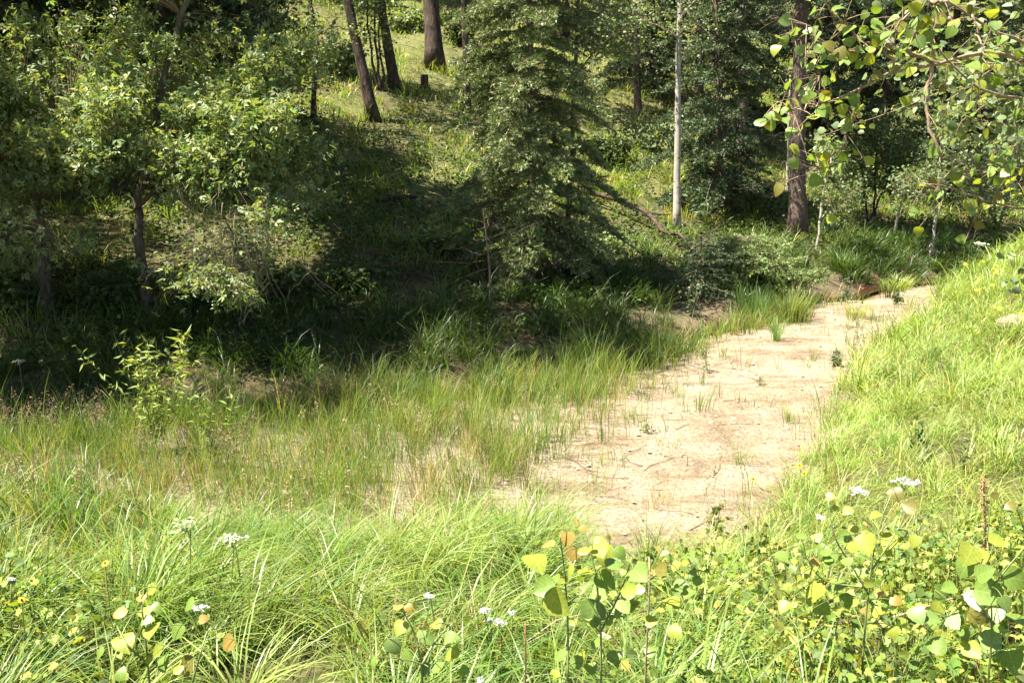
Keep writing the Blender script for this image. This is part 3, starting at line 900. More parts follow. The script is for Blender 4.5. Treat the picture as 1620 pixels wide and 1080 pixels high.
broadleaf('box_elder', 'spreading box elder with drooping bare twigs hanging into the shade', b,
          [([b - [0, 0, .1], at(225, 430, d), at(215, 330, d), at(240, 230, d)], px_r(18, b), 0.045),
           ([at(215, 330, d), at(290, 260, d - .6), at(380, 250, d - 1.2)], .035, .012),
           ([at(225, 290, d), at(330, 300, d - .8), at(420, 330, d - 1.3)], .03, .010),
           ([at(240, 230, d), at(320, 190, d - .5), at(430, 190, d - .7)], .03, .010),
           ([at(240, 250, d), at(190, 200, d - .5), at(150, 170, d - .9)], .03, .010),
           ([at(330, 300, d - .8), at(370, 370, d - 1.1), at(385, 440, d - 1.2)], .018, .006),
           ([at(240, 230, d), np.array([-4.2, 12.9, 4.6]), np.array([-2.8, 13.2, 5.9]), np.array([-1.5, 12.4, 6.3])], .05, .015)],
          sprays(d, 32, [(190, 500, 120, 270), (300, 510, 210, 350)], 16) + sprays(d + .6, 9, [(230, 540, 30, 120)], 14) + sprays(d, 11, [(330, 480, 340, 480), (210, 330, 420, 500)], 13)
          + [lobe(250, 190, d + 1.0, 170, 90, 130), lobe(330, 230, d + .8, 120, 80, 80),
           ((-3.6, 13.4, 5.7), (1.5, 1.3, 1.0), 150), ((-5.2, 12.4, 5.3), (1.2, 1.0, .9), 80), ((-1.9, 11.6, 6.1), (1.3, .9, .8), 100),  # high lobes added above the frame to shade the creek
           ((-1.7, 13.0, 6.2), (1.3, 1.0, .8), 100), ((-3.2, 12.0, 6.0), (1.1, .6, .8), 60)],
          pal=MAPLE, per=16, spread=0.10, leaf=('trefoil', 0.078))
# bare twigs hanging out of it
b2 = at(335, 330, 9.9)
tw = MB(); DP = []
for i in range(44):
    s = at(rng.uniform(280, 430), rng.uniform(290, 380), 9.9 + rng.normal(0, .25))
    L = rng.uniform(0.4, 1.2); t = np.linspace(0, 1, 7)[:, None]
    B = s + t * np.array([rng.normal(.1, .35), rng.normal(-.1, .3), -0.75]) * L
    B[1:] += np.cumsum(rng.normal(0, 0.03, (6, 3)), 0)
    DP.append(B)
    for j in range(2):
        k = rng.integers(2, 6); e = B[k] + t * (rng.normal(0, 1, 3) * [.5, .4, .4] + [0, 0, -.3]) * L * .5
        e[1:] += np.cumsum(rng.normal(0, 0.02, (6, 3)), 0); DP.append(e)
tubes(tw, np.array(DP), np.full(len(DP), .004), np.full(len(DP), .0014), 4)
br_ = tw.obj('dead_branch', M['twig'], None, b2)
tag(br_, 'tangle of bare pale twigs hanging below the spreading box elder', 'branch')
b = np.array([-8.3, 9.7, 0]); b[2] = zfun(b[0], b[1])  # tree out of view, added to cast shade on the stream
broadleaf('box_elder', 'unseen box elder added just beyond the left edge, its crown shading the stream', b,
          [([b - [0, 0, .1], b + [.1, 0, 1.5], b + [.3, .1, 3.2], b + [.5, .2, 5]], .11, .04), ([b + [.2, 0, 2.5], b + [1.2, .2, 3.6], b + [2.4, .3, 4.8], b + [3.6, .1, 5.2]], .05, .012)],
          [(b + [.8, .1, 4.6], (1.8, 1.0, 1.5), 260), (b + [-.2, .2, 2.8], (1.4, .95, 1.2), 130), (b + [1.9, .1, 3.9], (.9, .7, .8), 90), (b + [3.5, .1, 5.2], (1.2, .8, .6), 110), (b + [1.1, 1.5, 4.9], (1.2, 1.1, .7), 130), (b + [.1, 2.3, 5.0], (1.3, 1.0, .8), 110)],
          pal=MAPLE, per=16, spread=0.10, leaf=('trefoil', 0.085))
b = np.array([-6.3, 17.2, 0]); b[2] = zfun(b[0], b[1])  # tree added so its crown above the frame shades the slope
broadleaf('forest_tree', 'tall broadleaf tree added behind the thicket, its unseen high crown shading the hollow', b,
          [([b - [0, 0, .1], b + [.1, 0, 2], b + [.3, .1, 4], b + [.6, .2, 6.4]], .13, .05), ([b + [.25, .1, 3.6], b + [1.2, .5, 5.2], b + [2.2, .9, 6]], .05, .015),
           ([b + [.3, .1, 4], b + [1.2, -.6, 5.2], b + [2, -1.3, 5.8]], .05, .015)],
          [(b + [.6, .1, 5.8], (1.7, 1.7, 1.1), 260), (b + [1.9, .8, 5.8], (1.3, 1.2, .8), 190), (b + [1.7, -1.1, 5.6], (1.3, 1.0, .8), 190), (b + [1.3, -2.1, 5.5], (1.4, .9, .8), 170), (b + [2.6, -2.6, 5.7], (1.0, .8, .7), 110), (b + [.4, -3.2, 5.4], (1.3, .7, .7), 110), (b + [1.9, -3.2, 5.4], (1.2, .7, .7), 100), (b + [-.3, 0, 3.2], (1.2, 1.2, 1), 60)],
          pal=DARKL, per=14, spread=0.16, leaf=('diamond', 0.19), bark='pine_bark')
# --- young trees behind the thicket
b = ground(497, 197); d = project(b)[2]
broadleaf('young_tree', 'slender young tree with a thin dark trunk behind the box elders', b,
          [([b - [0, 0, .1], at(497, 120, d), at(494, 0, d), at(493, -120, d)], px_r(8, b), 0.03),
           ([at(496, 110, d), at(460, 100, d - .3), at(430, 120, d - .6)], .02, .008),
           ([at(495, 60, d), at(530, 40, d - .3), at(560, 50, d - .4)], .02, .008)],
          [lobe(480, 130, d - .5, 60, 45, 45), lobe(515, 60, d, 60, 50, 45), lobe(450, 60, d, 70, 60, 60), lobe(500, -60, d, 90, 70, 70),
           lobe(470, 180, d - .5, 40, 25, 20)],
          pal=MAPLE, per=12, spread=0.14, leaf=('diamond', 0.10), bark='pine_bark')
for (px, py, tx, w, lob, lab) in [
    (140, 235, 150, 14, [(120, 30, 130, 70, 150), (60, 90, 80, 40, 50), (200, 80, 100, 40, 60), (130, -90, 150, 80, 120)],
     'shaded broadleaf tree at the top corner above the thicket'),
    (330, 200, 322, 12, [(330, 60, 120, 60, 150), (400, 20, 100, 60, 90), (260, 10, 100, 60, 90), (330, -90, 150, 70, 120)],
     'dark leafy tree behind the box elders, its crown touching the top'),
    (10, 260, 5, 16, [(0, 60, 100, 90, 130), (-60, -40, 120, 90, 90), (40, -60, 100, 60, 80)],
     'shadowy broadleaf tree cut by the upper left edge of the picture')]:
    b = ground(px, py); d = project(b)[2]
    broadleaf('forest_tree', lab, b, [([b - [0, 0, .1], at(px, (py + 60) / 2, d), at(tx, 0, d), at(tx, -150, d)], px_r(w, b), .05),
              ([at((px + tx) / 2, 90, d), at(tx + 60, 50, d - .5), at(tx + 110, 30, d - .8)], .03, .01),
              ([at((px + tx) / 2, 70, d), at(tx - 60, 40, d - .5), at(tx - 110, 30, d - .8)], .03, .01)],
              [lobe(a_, b_, d - .4, c_, e_, int(n_ * 0.9)) for a_, b_, c_, e_, n_ in lob], pal=DARKL + [(.10, .125, .04)], per=12, spread=0.2,
              leaf=('diamond', 0.13), bark='pine_bark')

# --- trunks on the hillside; their crowns are above the picture
for (bx, by, tx, w, H, lab, st, rad) in [
    (592, 190, 549, 18, 14, 'leaning pine with a sunlit left flank on the hillside', 0.42, 1.7),
    (626, 140, 600, 16, 15, 'dark leaning pine just uphill of the sunlit leaning one', 0.36, 1.8),
    (688, 108, 682, 27, 17, 'thick red-brown conifer trunk at the top of the clearing', 0.30, 2.0),
    (738, 178, 733, 12, 12, 'conifer whose dark trunk stands half hidden beside the big spruce', 0.35, 1.4)]:
    b = ground(bx, by)
    conifer('pine_tree', lab, b, H, px_r(w, b), (tx, 0), st, rad, 60, NEED, 'pine_bark', twig=0.22, per=10, nl=0.10, nw=0.03, dead=16, dens=0.7, droop=0.2)
b = ground(602, 145); d = project(b)[2]
broadleaf('young_tree', 'clump of three thin dark stems between the two leaning pines', b,
          [([b - [0, 0, .1], at(590, 100, d), at(582, 40, d), at(575, -80, d)], .035, .015),
           ([b + [.06, 0, -.1], at(598, 100, d), at(592, 40, d), at(595, -80, d)], .04, .015),
           ([b + [.14, .05, -.1], at(603, 100, d), at(597, 60, d), at(610, -60, d)], .035, .015)],
          [lobe(600, 60, d, 50, 30, 30), lobe(580, 10, d, 60, 40, 40), lobe(610, -70, d, 70, 60, 60)], pal=DARKL, per=10, spread=0.15,
          leaf=('diamond', 0.11), bark='pine_bark', trunks=3)

# --- the big spruce in the middle
b = ground(840, 447)
conifer('spruce_tree', 'large grey-green spruce standing beside the stream in the centre', b, 7.4, px_r(17, b), (838, 0), 0.07, 1.5, 165,
        PALE_NEED, 'spruce_bark', twig=0.10, per=10, nl=0.054, nw=0.020, dead=50, droop=0.65, shape=0.55, dens=2.1, deadlen=0.75)
b = ground(775, 492); d = project(b)[2]
st_ = MB(); tube(st_, spline([b - [0, 0, .1], at(776, 440, d), at(770, 380, d), at(764, 330, d)], 10), np.linspace(.022, .008, 10), 6)
sp_ = thing('dead_sapling', 'thin bare dead sapling in front of the large spruce', 'sapling', b)
st_.obj('stem', M['deadtwig'], sp_, b, True)
DP = []
for i in range(26):
    s = at(772 + rng.normal(0, 3), rng.uniform(340, 470), d); t = np.linspace(0, 1, 7)[:, None]
    B = s + t * np.array([rng.normal(0, .4), rng.normal(0, .3), rng.normal(0.05, .2)]); B[1:] += np.cumsum(rng.normal(0, .02, (6, 3)), 0); DP.append(B)
tubes(MB(), np.array(DP), np.full(26, .005), np.full(26, .0015), 4)
mm = MB(); tubes(mm, np.array(DP), np.full(26, .005), np.full(26, .0015), 4); tag(mm.obj('branchwork', M['deadtwig'], sp_, b), kind='stuff')

# --- aspens
def aspen(label, bpx, tops, w, lobes, H_ext=-300, lf=0.055, bark='aspen_bark', per=11, sp=0.11, limbs=()):
    b = ground(*bpx); d = project(b)[2]
    pts = [b - [0, 0, .1]] + [at(x, y, d) for x, y in tops]
    r = px_r(w, b)
    lm = [(pts, r, r * 0.45)] + [([at(x, y, d + q) for x, y, q in L], r * 0.35, .005) for L in limbs]
    return broadleaf('aspen_tree', label, b, lm, [lobe(x, y, d + dd, rx, ry, n) for x, y, dd, rx, ry, n in lobes], pal=ASPENL, per=per,
                     spread=sp, leaf=('round', lf), bark=bark, wob=.0025 if w > 8 else .008)
aspen('tall straight white-barked aspen on the grassy slope', (1071, 371), [(1072, 250), (1073, 120), (1075, 0), (1078, -250)], 11.5,
      [(1040, 20, -.3, 70, 40, 40), (1110, -10, 0, 60, 50, 40), (1080, -120, 0, 110, 90, 120), (1110, 60, -.4, 40, 25, 14)],
      limbs=[[(1074, 60, 0), (1040, 40, -.2), (1000, 30, -.5)], [(1075, 30, 0), (1100, 0, -.2), (1130, -10, -.4)]])
aspen('slim aspen with pale leaves rising behind the large spruce', (893, 434), [(900, 330), (906, 220), (912, 100), (915, 0), (915, -160)], 9,
      [(960, 30, -.6, 80, 50, 90), (1000, 90, -.5, 50, 30, 32), (930, 70, -.8, 50, 40, 45), (1000, 205, -.3, 50, 30, 36), (930, -50, 0, 80, 40, 40)],
      bark='grey_bark', lf=0.05,
      limbs=[[(910, 120, 0), (950, 70, -.4), (1000, 50, -.6)], [(908, 170, 0), (950, 180, -.2), (1010, 200, -.3)], [(913, 60, 0), (950, 20, -.4), (990, 0, -.6)]])
aspen('short pale aspen stem just beside the thick trunk', (1243, 318), [(1246, 270), (1247, 230), (1250, 120)], 6, [(1245, 130, 0, 40, 40, 16)])
aspen('slender leafy aspen sapling with a pale stem by the lush grass', (1291, 407), [(1297, 350), (1303, 300), (1312, 220)], 5,
      [(1325, 290, -.2, 45, 50, 60), (1300, 235, 0, 30, 40, 24), (1345, 330, -.3, 30, 18, 16)], lf=0.05,
      limbs=[[(1298, 345, 0), (1320, 330, -.1), (1345, 320, -.3)]])
aspen('slender pale sapling leaning at the head of the sand, crown in shade', (1472, 412), [(1480, 350), (1484, 290), (1490, 220)], 6,
      [(1450, 290, -.3, 50, 45, 70), (1510, 250, -.2, 50, 50, 50), (1490, 200, 0, 45, 40, 30)], lf=0.055,
      limbs=[[(1482, 310, 0), (1460, 290, -.2), (1435, 290, -.3)]])
aspen('small sapling stem slanting under the dark bush', (1411, 378), [(1420, 345), (1430, 305)], 5, [(1438, 300, 0, 26, 26, 22)])

# --- conifers on the right-hand slope
for (bx, by, tx, w, H, lab, st, rad, nb, dead) in [
    (1140, 335, 1134, 13, 8.5, 'slim conifer with ragged drooping boughs behind the white aspen', 0.05, 1.7, 110, 40),
    (1176, 262, 1172, 19, 13, 'dark conifer trunk in the shade between the aspen and the thick trunk', 0.22, 1.9, 70, 30),
    (1110, 225, 1106, 16, 13, 'shaded conifer trunk deep in the wood beyond the white aspen', 0.14, 1.9, 70, 30),
    (1262, 378, 1268, 27, 15, 'thick rough-barked conifer trunk beside the lush grass', 0.32, 1.9, 70, 40),
    (1010, 190, 1006, 12, 11, 'dark conifer in the shade between the large spruce and the white aspen', 0.10, 1.6, 70, 20),
    (1560, 300, 1555, 14, 9, 'pale green conifer behind the overhanging aspen leaves', 0.04, 2.2, 90, 20),
    (1400, 260, 1405, 14, 12, 'tall dark conifer behind the leafy bush', 0.10, 2.0, 80, 20)]:
    b = ground(bx, by)
    conifer('spruce_tree', lab, b, H, px_r(w, b), (tx, 0), st, rad, nb, NEED if bx != 1560 else PALE_NEED, 'spruce_bark', twig=0.18, per=10, nl=0.085, nw=0.032,
            dead=dead, dens=1.5, droop=0.5, deadlen=0.7)
# low spruce at the bank
b = ground(1175, 452)
conifer('spruce_sapling', 'low bushy spruce spilling over the sandy bank', b, 0.8, 0.04, None, 0.02, 1.25, 80, [(.19, .25, .075), (.15, .21, .06), (.22, .27, .09)], 'spruce_bark', twig=0.09, per=11,
        nl=0.042, nw=0.013, dead=8, dens=1.7, droop=0.15, shape=0.5)
b = ground(1105, 462)
conifer('spruce_sapling', 'small dark spruce bush below the white aspen', b, 0.9, 0.03, None, 0.02, 0.7, 40, NEED, 'spruce_bark', twig=0.09, per=11,
        nl=0.035, nw=0.010, dead=8, dens=1.1, droop=0.15, shape=0.5)
# bushes
b = ground(1375, 360); d = project(b)[2]
broadleaf('leafy_bush', 'dark round leafy bush behind the aspen saplings', b,
          [([b - [0, 0, .1], at(1370, 320, d), at(1360, 250, d)], .03, .01), ([b - [.1, 0, .1], at(1395, 310, d), at(1420, 230, d)], .03, .01),
           ([b - [-.1, 0, .1], at(1385, 300, d), at(1385, 200, d)], .03, .01)],
          [lobe(1385, 240, d, 75, 75, 190), lobe(1350, 290, d - .3, 40, 40, 50), lobe(1430, 270, d - .2, 45, 50, 60)],
          pal=DARKL, per=12, spread=0.12, leaf=('diamond', 0.085), bark='pine_bark', cat='bush', trunks=3)
b = ground(1580, 385); d = project(b)[2] + 1.0
b = np.array([*at(1580, 385, d)[:2], 0]); b[2] = zfun(b[0], b[1])
broadleaf('leafy_bush', 'sunlit grey-green bush at the right edge above the bank', b,
          [([b - [0, 0, .1], at(1570, 340, d), at(1540, 280, d)], .03, .01), ([b - [.1, 0, .1], at(1590, 330, d), at(1610, 250, d)], .03, .01)],
          [lobe(1560, 320, d - .3, 60, 45, 110), lobe(1600, 260, d, 60, 70, 110), lobe(1540, 260, d, 50, 45, 60)],
          pal=ASPENL, per=12, spread=0.10, leaf=('round', 0.06), bark='grey_bark', cat='bush', trunks=2)

for px, py, w_, h_, pal_, lab in [
    (425, 175, 60, 55, 1, 'rounded shrub on the slope behind the box elder sprays'), (545, 120, 45, 40, 1, 'leafy shrub at the foot of the slender young tree'),
    (640, 48, 50, 30, 1, 'shrub in dappled light left of the thick red-brown trunk'), (735, 75, 40, 45, 0, 'dark shrub right of the thick red-brown trunk'),
    (965, 265, 45, 40, 0, 'shaded shrub behind the slim aspen'), (1035, 240, 50, 40, 2, 'pale-leaved shrub just left of the white aspen'),
    (1115, 300, 50, 40, 0, 'dark shrub at the foot of the ragged conifer'), (1205, 335, 55, 40, 1, 'bush in broken light left of the thick rough trunk'),
    (1010, 140, 60, 50, 0, 'deep green shrub in the wood above the white aspen slope'), (1325, 300, 45, 60, 1, 'tall shrub behind the pale-stemmed sapling'),
    (1480, 330, 60, 60, 0, 'dark shrub behind the head of the sand'), (1540, 250, 70, 60, 2, 'grey-green shrub high under the overhanging leaves'),
    (1225, 210, 60, 50, 0, 'dim shrub behind the thick rough trunk'), (780, 130, 50, 45, 0, 'shrub half hidden behind the large spruce'),
    (30, 492, 80, 60, 0, 'dark shrub added to deepen the shade at the left edge under the box elders'), (165, 500, 70, 60, 0, 'dark shrub added to darken the hollow between the two box elder trunks'),  # dark-leaved shrubs added to fill the hollow with darkness
    (320, 492, 80, 55, 0, 'dark shrub added to deepen the shade under the bare hanging twigs'), (440, 478, 70, 45, 0, 'low dark shrub added to deepen the edge of the stream shade'),
    (560, 462, 70, 35, 0, 'low shrub added to deepen the shade midway between thicket and large spruce'), (700, 400, 55, 30, 1, 'low leafy shrub at the left foot of the large spruce'), (940, 415, 60, 28, 1, 'low bush spreading right of the large spruce')]:
    b = ground(px, py); d = project(b)[2]
    broadleaf('shrub', lab, b, [([b - [0, 0, .05], at(px - w_ * .2, py - h_ * .5, d), at(px - w_ * .4, py - h_ * .9, d)], .02, .006),
              ([b - [.05, 0, .05], at(px + w_ * .2, py - h_ * .5, d), at(px + w_ * .4, py - h_ * .9, d)], .02, .006)],
              [lobe(px + rng.normal(0, w_ * .4), py - h_ * rng.uniform(.3, 1.1), d + rng.normal(0, .2), w_ * .4, h_ * .35, 16) for _ in range(7)],
              pal=[DARKL, MAPLE, ASPENL][pal_], per=11, spread=.1, leaf=('diamond', .06 + .0025 * d), bark='pine_bark', cat='shrub', trunks=2)

# --- forest behind: alike conifers, and added shade trees beyond the left edge
proto = conifer('forest_conifer', 'dark conifer of the forest rising behind the clearing', (0, 0, 0), 13, 0.16, None, 0.05, 2.3, 120, NEED, 'pine_bark',
                twig=0.30, per=10, nl=0.15, nw=0.055, dead=30, dens=0.8, droop=0.45, group='conifers of the forest behind')
spots = [((-6.4, 19.6), 'dark conifer directly behind the middle of the box elder thicket'), ((-7.6, 27.5), 'conifer glimpsed above the thicket near the slender young tree'),
         ((-9.5, 22), 'dim conifer above the left part of the thicket'), ((2.0, 37), 'far conifer showing at the top between the large spruce and its neighbours'),
         ((4.5, 31.5), 'shaded conifer in the wood just left of the white aspen top'), ((7.5, 35), 'far conifer between the white aspen and the thick rough trunk'),
         ((9.5, 30), 'dark conifer filling the wood behind the thick rough trunk'), ((12, 27), 'large dark conifer behind the overhanging aspen leaves'),
         ((13.5, 34), 'farther conifer peeping over the leafy dark bush'), ((19, 36), 'conifer at the top right corner behind the overhanging leaves')]
spots += [(q_, 'far conifer deep in the forest, mostly hidden by nearer trees') for q_ in
          [(16.5, 29), (-1.5, 41), (10, 44), (15.5, 42), (20, 47), (5, 43), (-6, 40), (-10, 37), (-3, 49), (1.5, 52)]]
shade = [(-9.4, 13.7), (-10.6, 15.6), (-9.4, 17.6), (-11.5, 13.0)]  # conifers added out of view to cast shade into the hollow
for x, y in shade:
    copy_tree(proto, (x, y, float(zfun(x, y)) - .1), rng.uniform(0, 6.28), rng.uniform(.8, 1.0), 'tall conifer added beyond the left edge to shade the stream', 'added shade conifers beyond the left edge')
for i, ((x, y), lab) in enumerate(spots):
    p = (x, y, float(zfun(x, y)) - 0.1); s = rng.uniform(0.8, 1.2); rz = rng.uniform(0, 6.28)
    if i == 0:
        proto['label'] = lab; proto.location = p; proto.rotation_euler = (0, 0, rz); proto.scale = (s,) * 3
    else:
        copy_tree(proto, p, rz, s, lab, proto['group'])

# ------------------------------------------------------------------ small things
def above(px, py, h):
    """the point on this line of sight that is h above the ground"""
    d = ray(px, py)
    t = np.arange(1.0, 60, 0.02)
    P = np.array([0, 0, CAM_Z]) + t[:, None] * d
    hit = np.nonzero(P[:, 2] - zfun(P[:, 0], P[:, 1]) < h)[0]
    return P[hit[0]] if len(hit) else P[-1]

def leaf_mesh(name, mat, curl, fold, tw):
    ox = np.array([0, -.02, .02, .10, .20, .32, .44, .56, .67, .77, .86, .93, 1.0])
    oy = np.array([0, .13, .28, .40, .455, .475, .455, .415, .35, .27, .175, .075, 0]) * (1 + np.array([0, 0] + [.05, -.04] * 5 + [0]))
    zc = -curl * ox ** 2 + 0.25 * curl * ox
    mid = np.stack([ox, 0 * ox, zc], 1)
    l = np.stack([ox - .02 * oy, oy, zc + fold * oy + tw * oy * ox], 1); r = np.stack([ox - .02 * oy, -oy, zc + fold * oy - tw * oy * ox], 1)
    n = len(ox); i = np.arange(n - 1)
    V = np.concatenate([mid, l, r])
    F = [np.stack([i, i + 1, i + 1 + n, i + n], 1)[1:-1], np.stack([i + 2 * n, i + 1 + 2 * n, i + 1, i], 1)[1:-1],
         np.array([[0, 1, 1 + n], [0, 1 + 2 * n, 1], [n - 2, n - 1, 2 * n - 2], [n - 2, 3 * n - 2, n - 1]])]
    return MB().add(V, F).mesh(name, mat, smooth=True)
LEAFMESH = {k: [leaf_mesh('leaf_' + k, m, c, f, t) for c, f, t in ((.25, .12, .1), (.1, .28, -.15), (.45, .05, .2))] for k, m in LEAFM.items()}

def put_leaf(root, base, cen, size, tone, d=None, nrm=None):
    nn = norm(np.asarray(nrm if nrm is not None else rng.normal(size=3) * .3 + [-.35, -.45, .8], float))
    d = np.asarray(d if d is not None else rng.normal(size=3) + [0, -.2, -.5], float)
    d = norm(d - nn * np.dot(d, nn)); sd = np.cross(nn, d)
    o = bpy.data.objects.new('leaf', random.choice(LEAFMESH[tone])); col.objects.link(o); o.parent = root
    p = np.asarray(cen) - d * size * 0.5
    from mathutils import Matrix
    m = Matrix(np.array([[*(np.array([d[i], sd[i], nn[i]]) * size), p[i] - base[i]] for i in range(3)] + [[0, 0, 0, 1]]).tolist())
    o.matrix_local = m
    return p

def sapling(label, depth, stems, lv, grow=1.05, name='aspen_sapling', extra=16, tones=('green', 'yellowgreen'), r=0.0045, bark='stem'):
    b = at(*stems[0][0], depth); b[2] = zfun(b[0], b[1])
    root = thing(name, label, 'sapling', b)
    SP = []
    for si, s in enumerate(stems):
        pts = [at(x, y, depth + .03 * rng.normal()) for x, y in s]
        if si == 0: pts = [b - [0, 0, .02]] + pts[1:]
        P = spline(pts, 12)
        tube(MB(), P, np.linspace(r * (1 if si == 0 else .7), r * .4, 12), 6).obj('stem', M[bark], root, b, True)
        SP.append(P)
    SP = np.concatenate(SP)
    PT = []
    todo = [(at(x, y, depth + rng.normal(0, .05)), s * depth / FPX * grow, t) for x, y, s, t in lv]
    for k in range(extra):
        q = SP[rng.choice(np.nonzero(SP[:, 2] < b[2] + .8 * (SP[:, 2].max() - b[2]))[0])] + rng.normal(0, .045, 3)
        todo.append((q, rng.uniform(.02, .045), random.choice(tones)))
    for cen, size, tone in todo:
        p = put_leaf(root, b, cen, size, tone)
        w = np.linalg.norm(SP - p, axis=1) + np.maximum(0, SP[:, 2] - p[2]) * .6
        s = SP[np.argmin(w)]
        t = np.linspace(0, 1, 5)[:, None]
        B = s * (1 - t) + p * t; B[:, 2] += (t * (1 - t)).ravel() * .03
        PT.append(B)
    m = MB(); tubes(m, np.array(PT), np.full(len(PT), .0016), np.full(len(PT), .001), 4)
    tag(m.obj('leafstalk', M['stem'], root, b), kind='stuff')
    return root

g_, y_, p_, k_, o_, v_, w_ = 'green', 'yellowgreen', 'pale', 'dark', 'orange', 'olive', 'white'
sapling('aspen sapling with large round leaves and orange young tips, bottom centre', 2.55,
        [[(955, 1085), (952, 980), (945, 900), (928, 850), (922, 834)], [(950, 1000), (985, 930), (1000, 880)], [(898, 1078), (899, 980), (893, 900), (886, 850)]],
        [(849, 886, 39, y_), (866, 860, 22, o_), (897, 852, 26, o_), (904, 878, 23, o_), (923, 836, 13, o_), (924, 869, 18, y_), (949, 856, 21, y_), (949, 871, 31, y_),
         (957, 883, 39, y_), (981, 874, 22, g_), (933, 907, 33, y_), (959, 920, 34, g_), (860, 930, 36, g_), (899, 908, 28, y_), (884, 955, 44, y_), (993, 935, 25, y_),
         (1012, 909, 36, g_), (987, 904, 10, y_), (936, 972, 42, k_), (976, 971, 24, g_), (946, 938, 39, p_), (972, 891, 26, k_), (969, 1036, 24, g_), (935, 1058, 22, g_),
         (920, 1040, 20, y_), (912, 826, 9, o_), (989, 958, 26, p_), (1003, 960, 24, g_), (880, 915, 22, g_)], grow=1.08, extra=36)
sapling('small aspen shoot with yellow-green leaves beside the large-leaved sapling', 2.7,
        [[(1022, 1010), (1026, 960), (1029, 910), (1027, 880)], [(1029, 915), (1050, 900), (1085, 880)]],
        [(1044, 901, 26, v_), (1070, 896, 19, y_), (1087, 877, 26, g_), (1077, 927, 28, g_), (1042, 868, 11, o_), (1052, 875, 12, w_), (1064, 950, 30, y_), (1098, 905, 14, k_),
         (1010, 930, 20, p_), (1090, 940, 22, g_), (1100, 920, 20, g_)], bark='twig')
sapling('broad aspen sapling with scattered heart leaves on the right bank', 3.0,
        [[(1370, 1020), (1372, 950), (1380, 880), (1390, 820), (1412, 776)], [(1374, 940), (1345, 890), (1318, 850), (1310, 790)], [(1376, 930), (1300, 920), (1275, 880)],
         [(1380, 900), (1400, 870), (1425, 830), (1438, 796)]],
        [(1409, 858, 36, y_), (1417, 781, 24, v_), (1438, 801, 24, v_), (1349, 835, 17, y_), (1369, 843, 13, y_), (1340, 808, 17, y_), (1314, 785, 16, o_), (1334, 850, 23, g_),
         (1314, 880, 25, g_), (1346, 863, 24, y_), (1371, 862, 33, y_), (1385, 813, 20, y_), (1280, 906, 28, y_), (1328, 923, 26, g_), (1364, 880, 14, k_), (1268, 845, 17, g_),
         (1422, 838, 20, k_), (1253, 900, 13, k_), (1286, 939, 40, y_), (1393, 967, 25, y_), (1418, 949, 19, o_), (1390, 938, 15, o_), (1321, 803, 12, y_), (1293, 850, 20, p_),
         (1300, 870, 20, g_), (1360, 905, 24, p_), (1235, 878, 22, g_), (1300, 960, 30, g_), (1240, 960, 22, y_), (1290, 890, 18, o_), (1340, 950, 24, g_)])
sapling('aspen sapling with big pale leaves at the bottom right edge', 2.6,
        [[(1575, 1060), (1572, 980), (1566, 920), (1562, 850)], [(1572, 985), (1530, 950), (1500, 975)], [(1568, 930), (1600, 890), (1625, 860)]],
        [(1577, 850, 29, y_), (1533, 878, 36, y_), (1559, 879, 25, y_), (1569, 938, 47, g_), (1608, 915, 40, g_), (1545, 948, 36, w_), (1577, 973, 25, w_), (1549, 973, 32, v_),
         (1608, 981, 44, g_), (1563, 1012, 38, p_), (1527, 898, 32, g_), (1509, 983, 29, w_), (1452, 973, 29, k_), (1476, 979, 25, k_), (1590, 955, 22, k_), (1615, 870, 24, y_),
         (1575, 783, 13, v_), (1598, 800, 17, v_), (1600, 1040, 40, g_), (1540, 1030, 30, y_), (1500, 930, 24, g_), (1480, 1020, 30, g_), (1560, 905, 30, g_)])
sapling('low aspen sapling with blue-green and orange leaves in the arching grass', 2.5,
        [[(668, 1085), (668, 1040), (660, 1000), (640, 970)], [(668, 1050), (690, 1010), (712, 990)]],
        [(633, 993, 25, y_), (623, 1022, 28, p_), (713, 1006, 26, g_), (680, 1013, 20, k_), (713, 1034, 27, y_), (667, 1007, 20, p_), (668, 987, 10, o_), (683, 987, 12, o_),
         (632, 960, 16, o_), (647, 962, 14, o_), (647, 1040, 27, g_), (693, 1053, 23, g_), (672, 1058, 20, k_), (590, 1048, 18, g_), (605, 1050, 18, p_), (735, 1060, 18, g_)])
sapling('aspen sapling with yellow and brown-tinged leaves in the bottom left grass', 2.55,
        [[(235, 1090), (232, 1030), (226, 970), (221, 935)], [(300, 1095), (318, 1030), (330, 990)], [(235, 1050), (200, 1020), (185, 990)]],
        [(238, 997, 31, y_), (297, 1056, 34, v_), (358, 1018, 28, o_), (155, 1035, 24, g_), (227, 967, 24, y_), (233, 979, 20, p_), (222, 945, 17, o_), (190, 968, 23, o_),
         (197, 1015, 36, y_), (257, 1048, 28, g_), (297, 957, 23, g_), (322, 978, 16, o_), (240, 934, 18, y_), (280, 1000, 26, g_), (225, 1032, 24, v_), (336, 1000, 20, g_)])

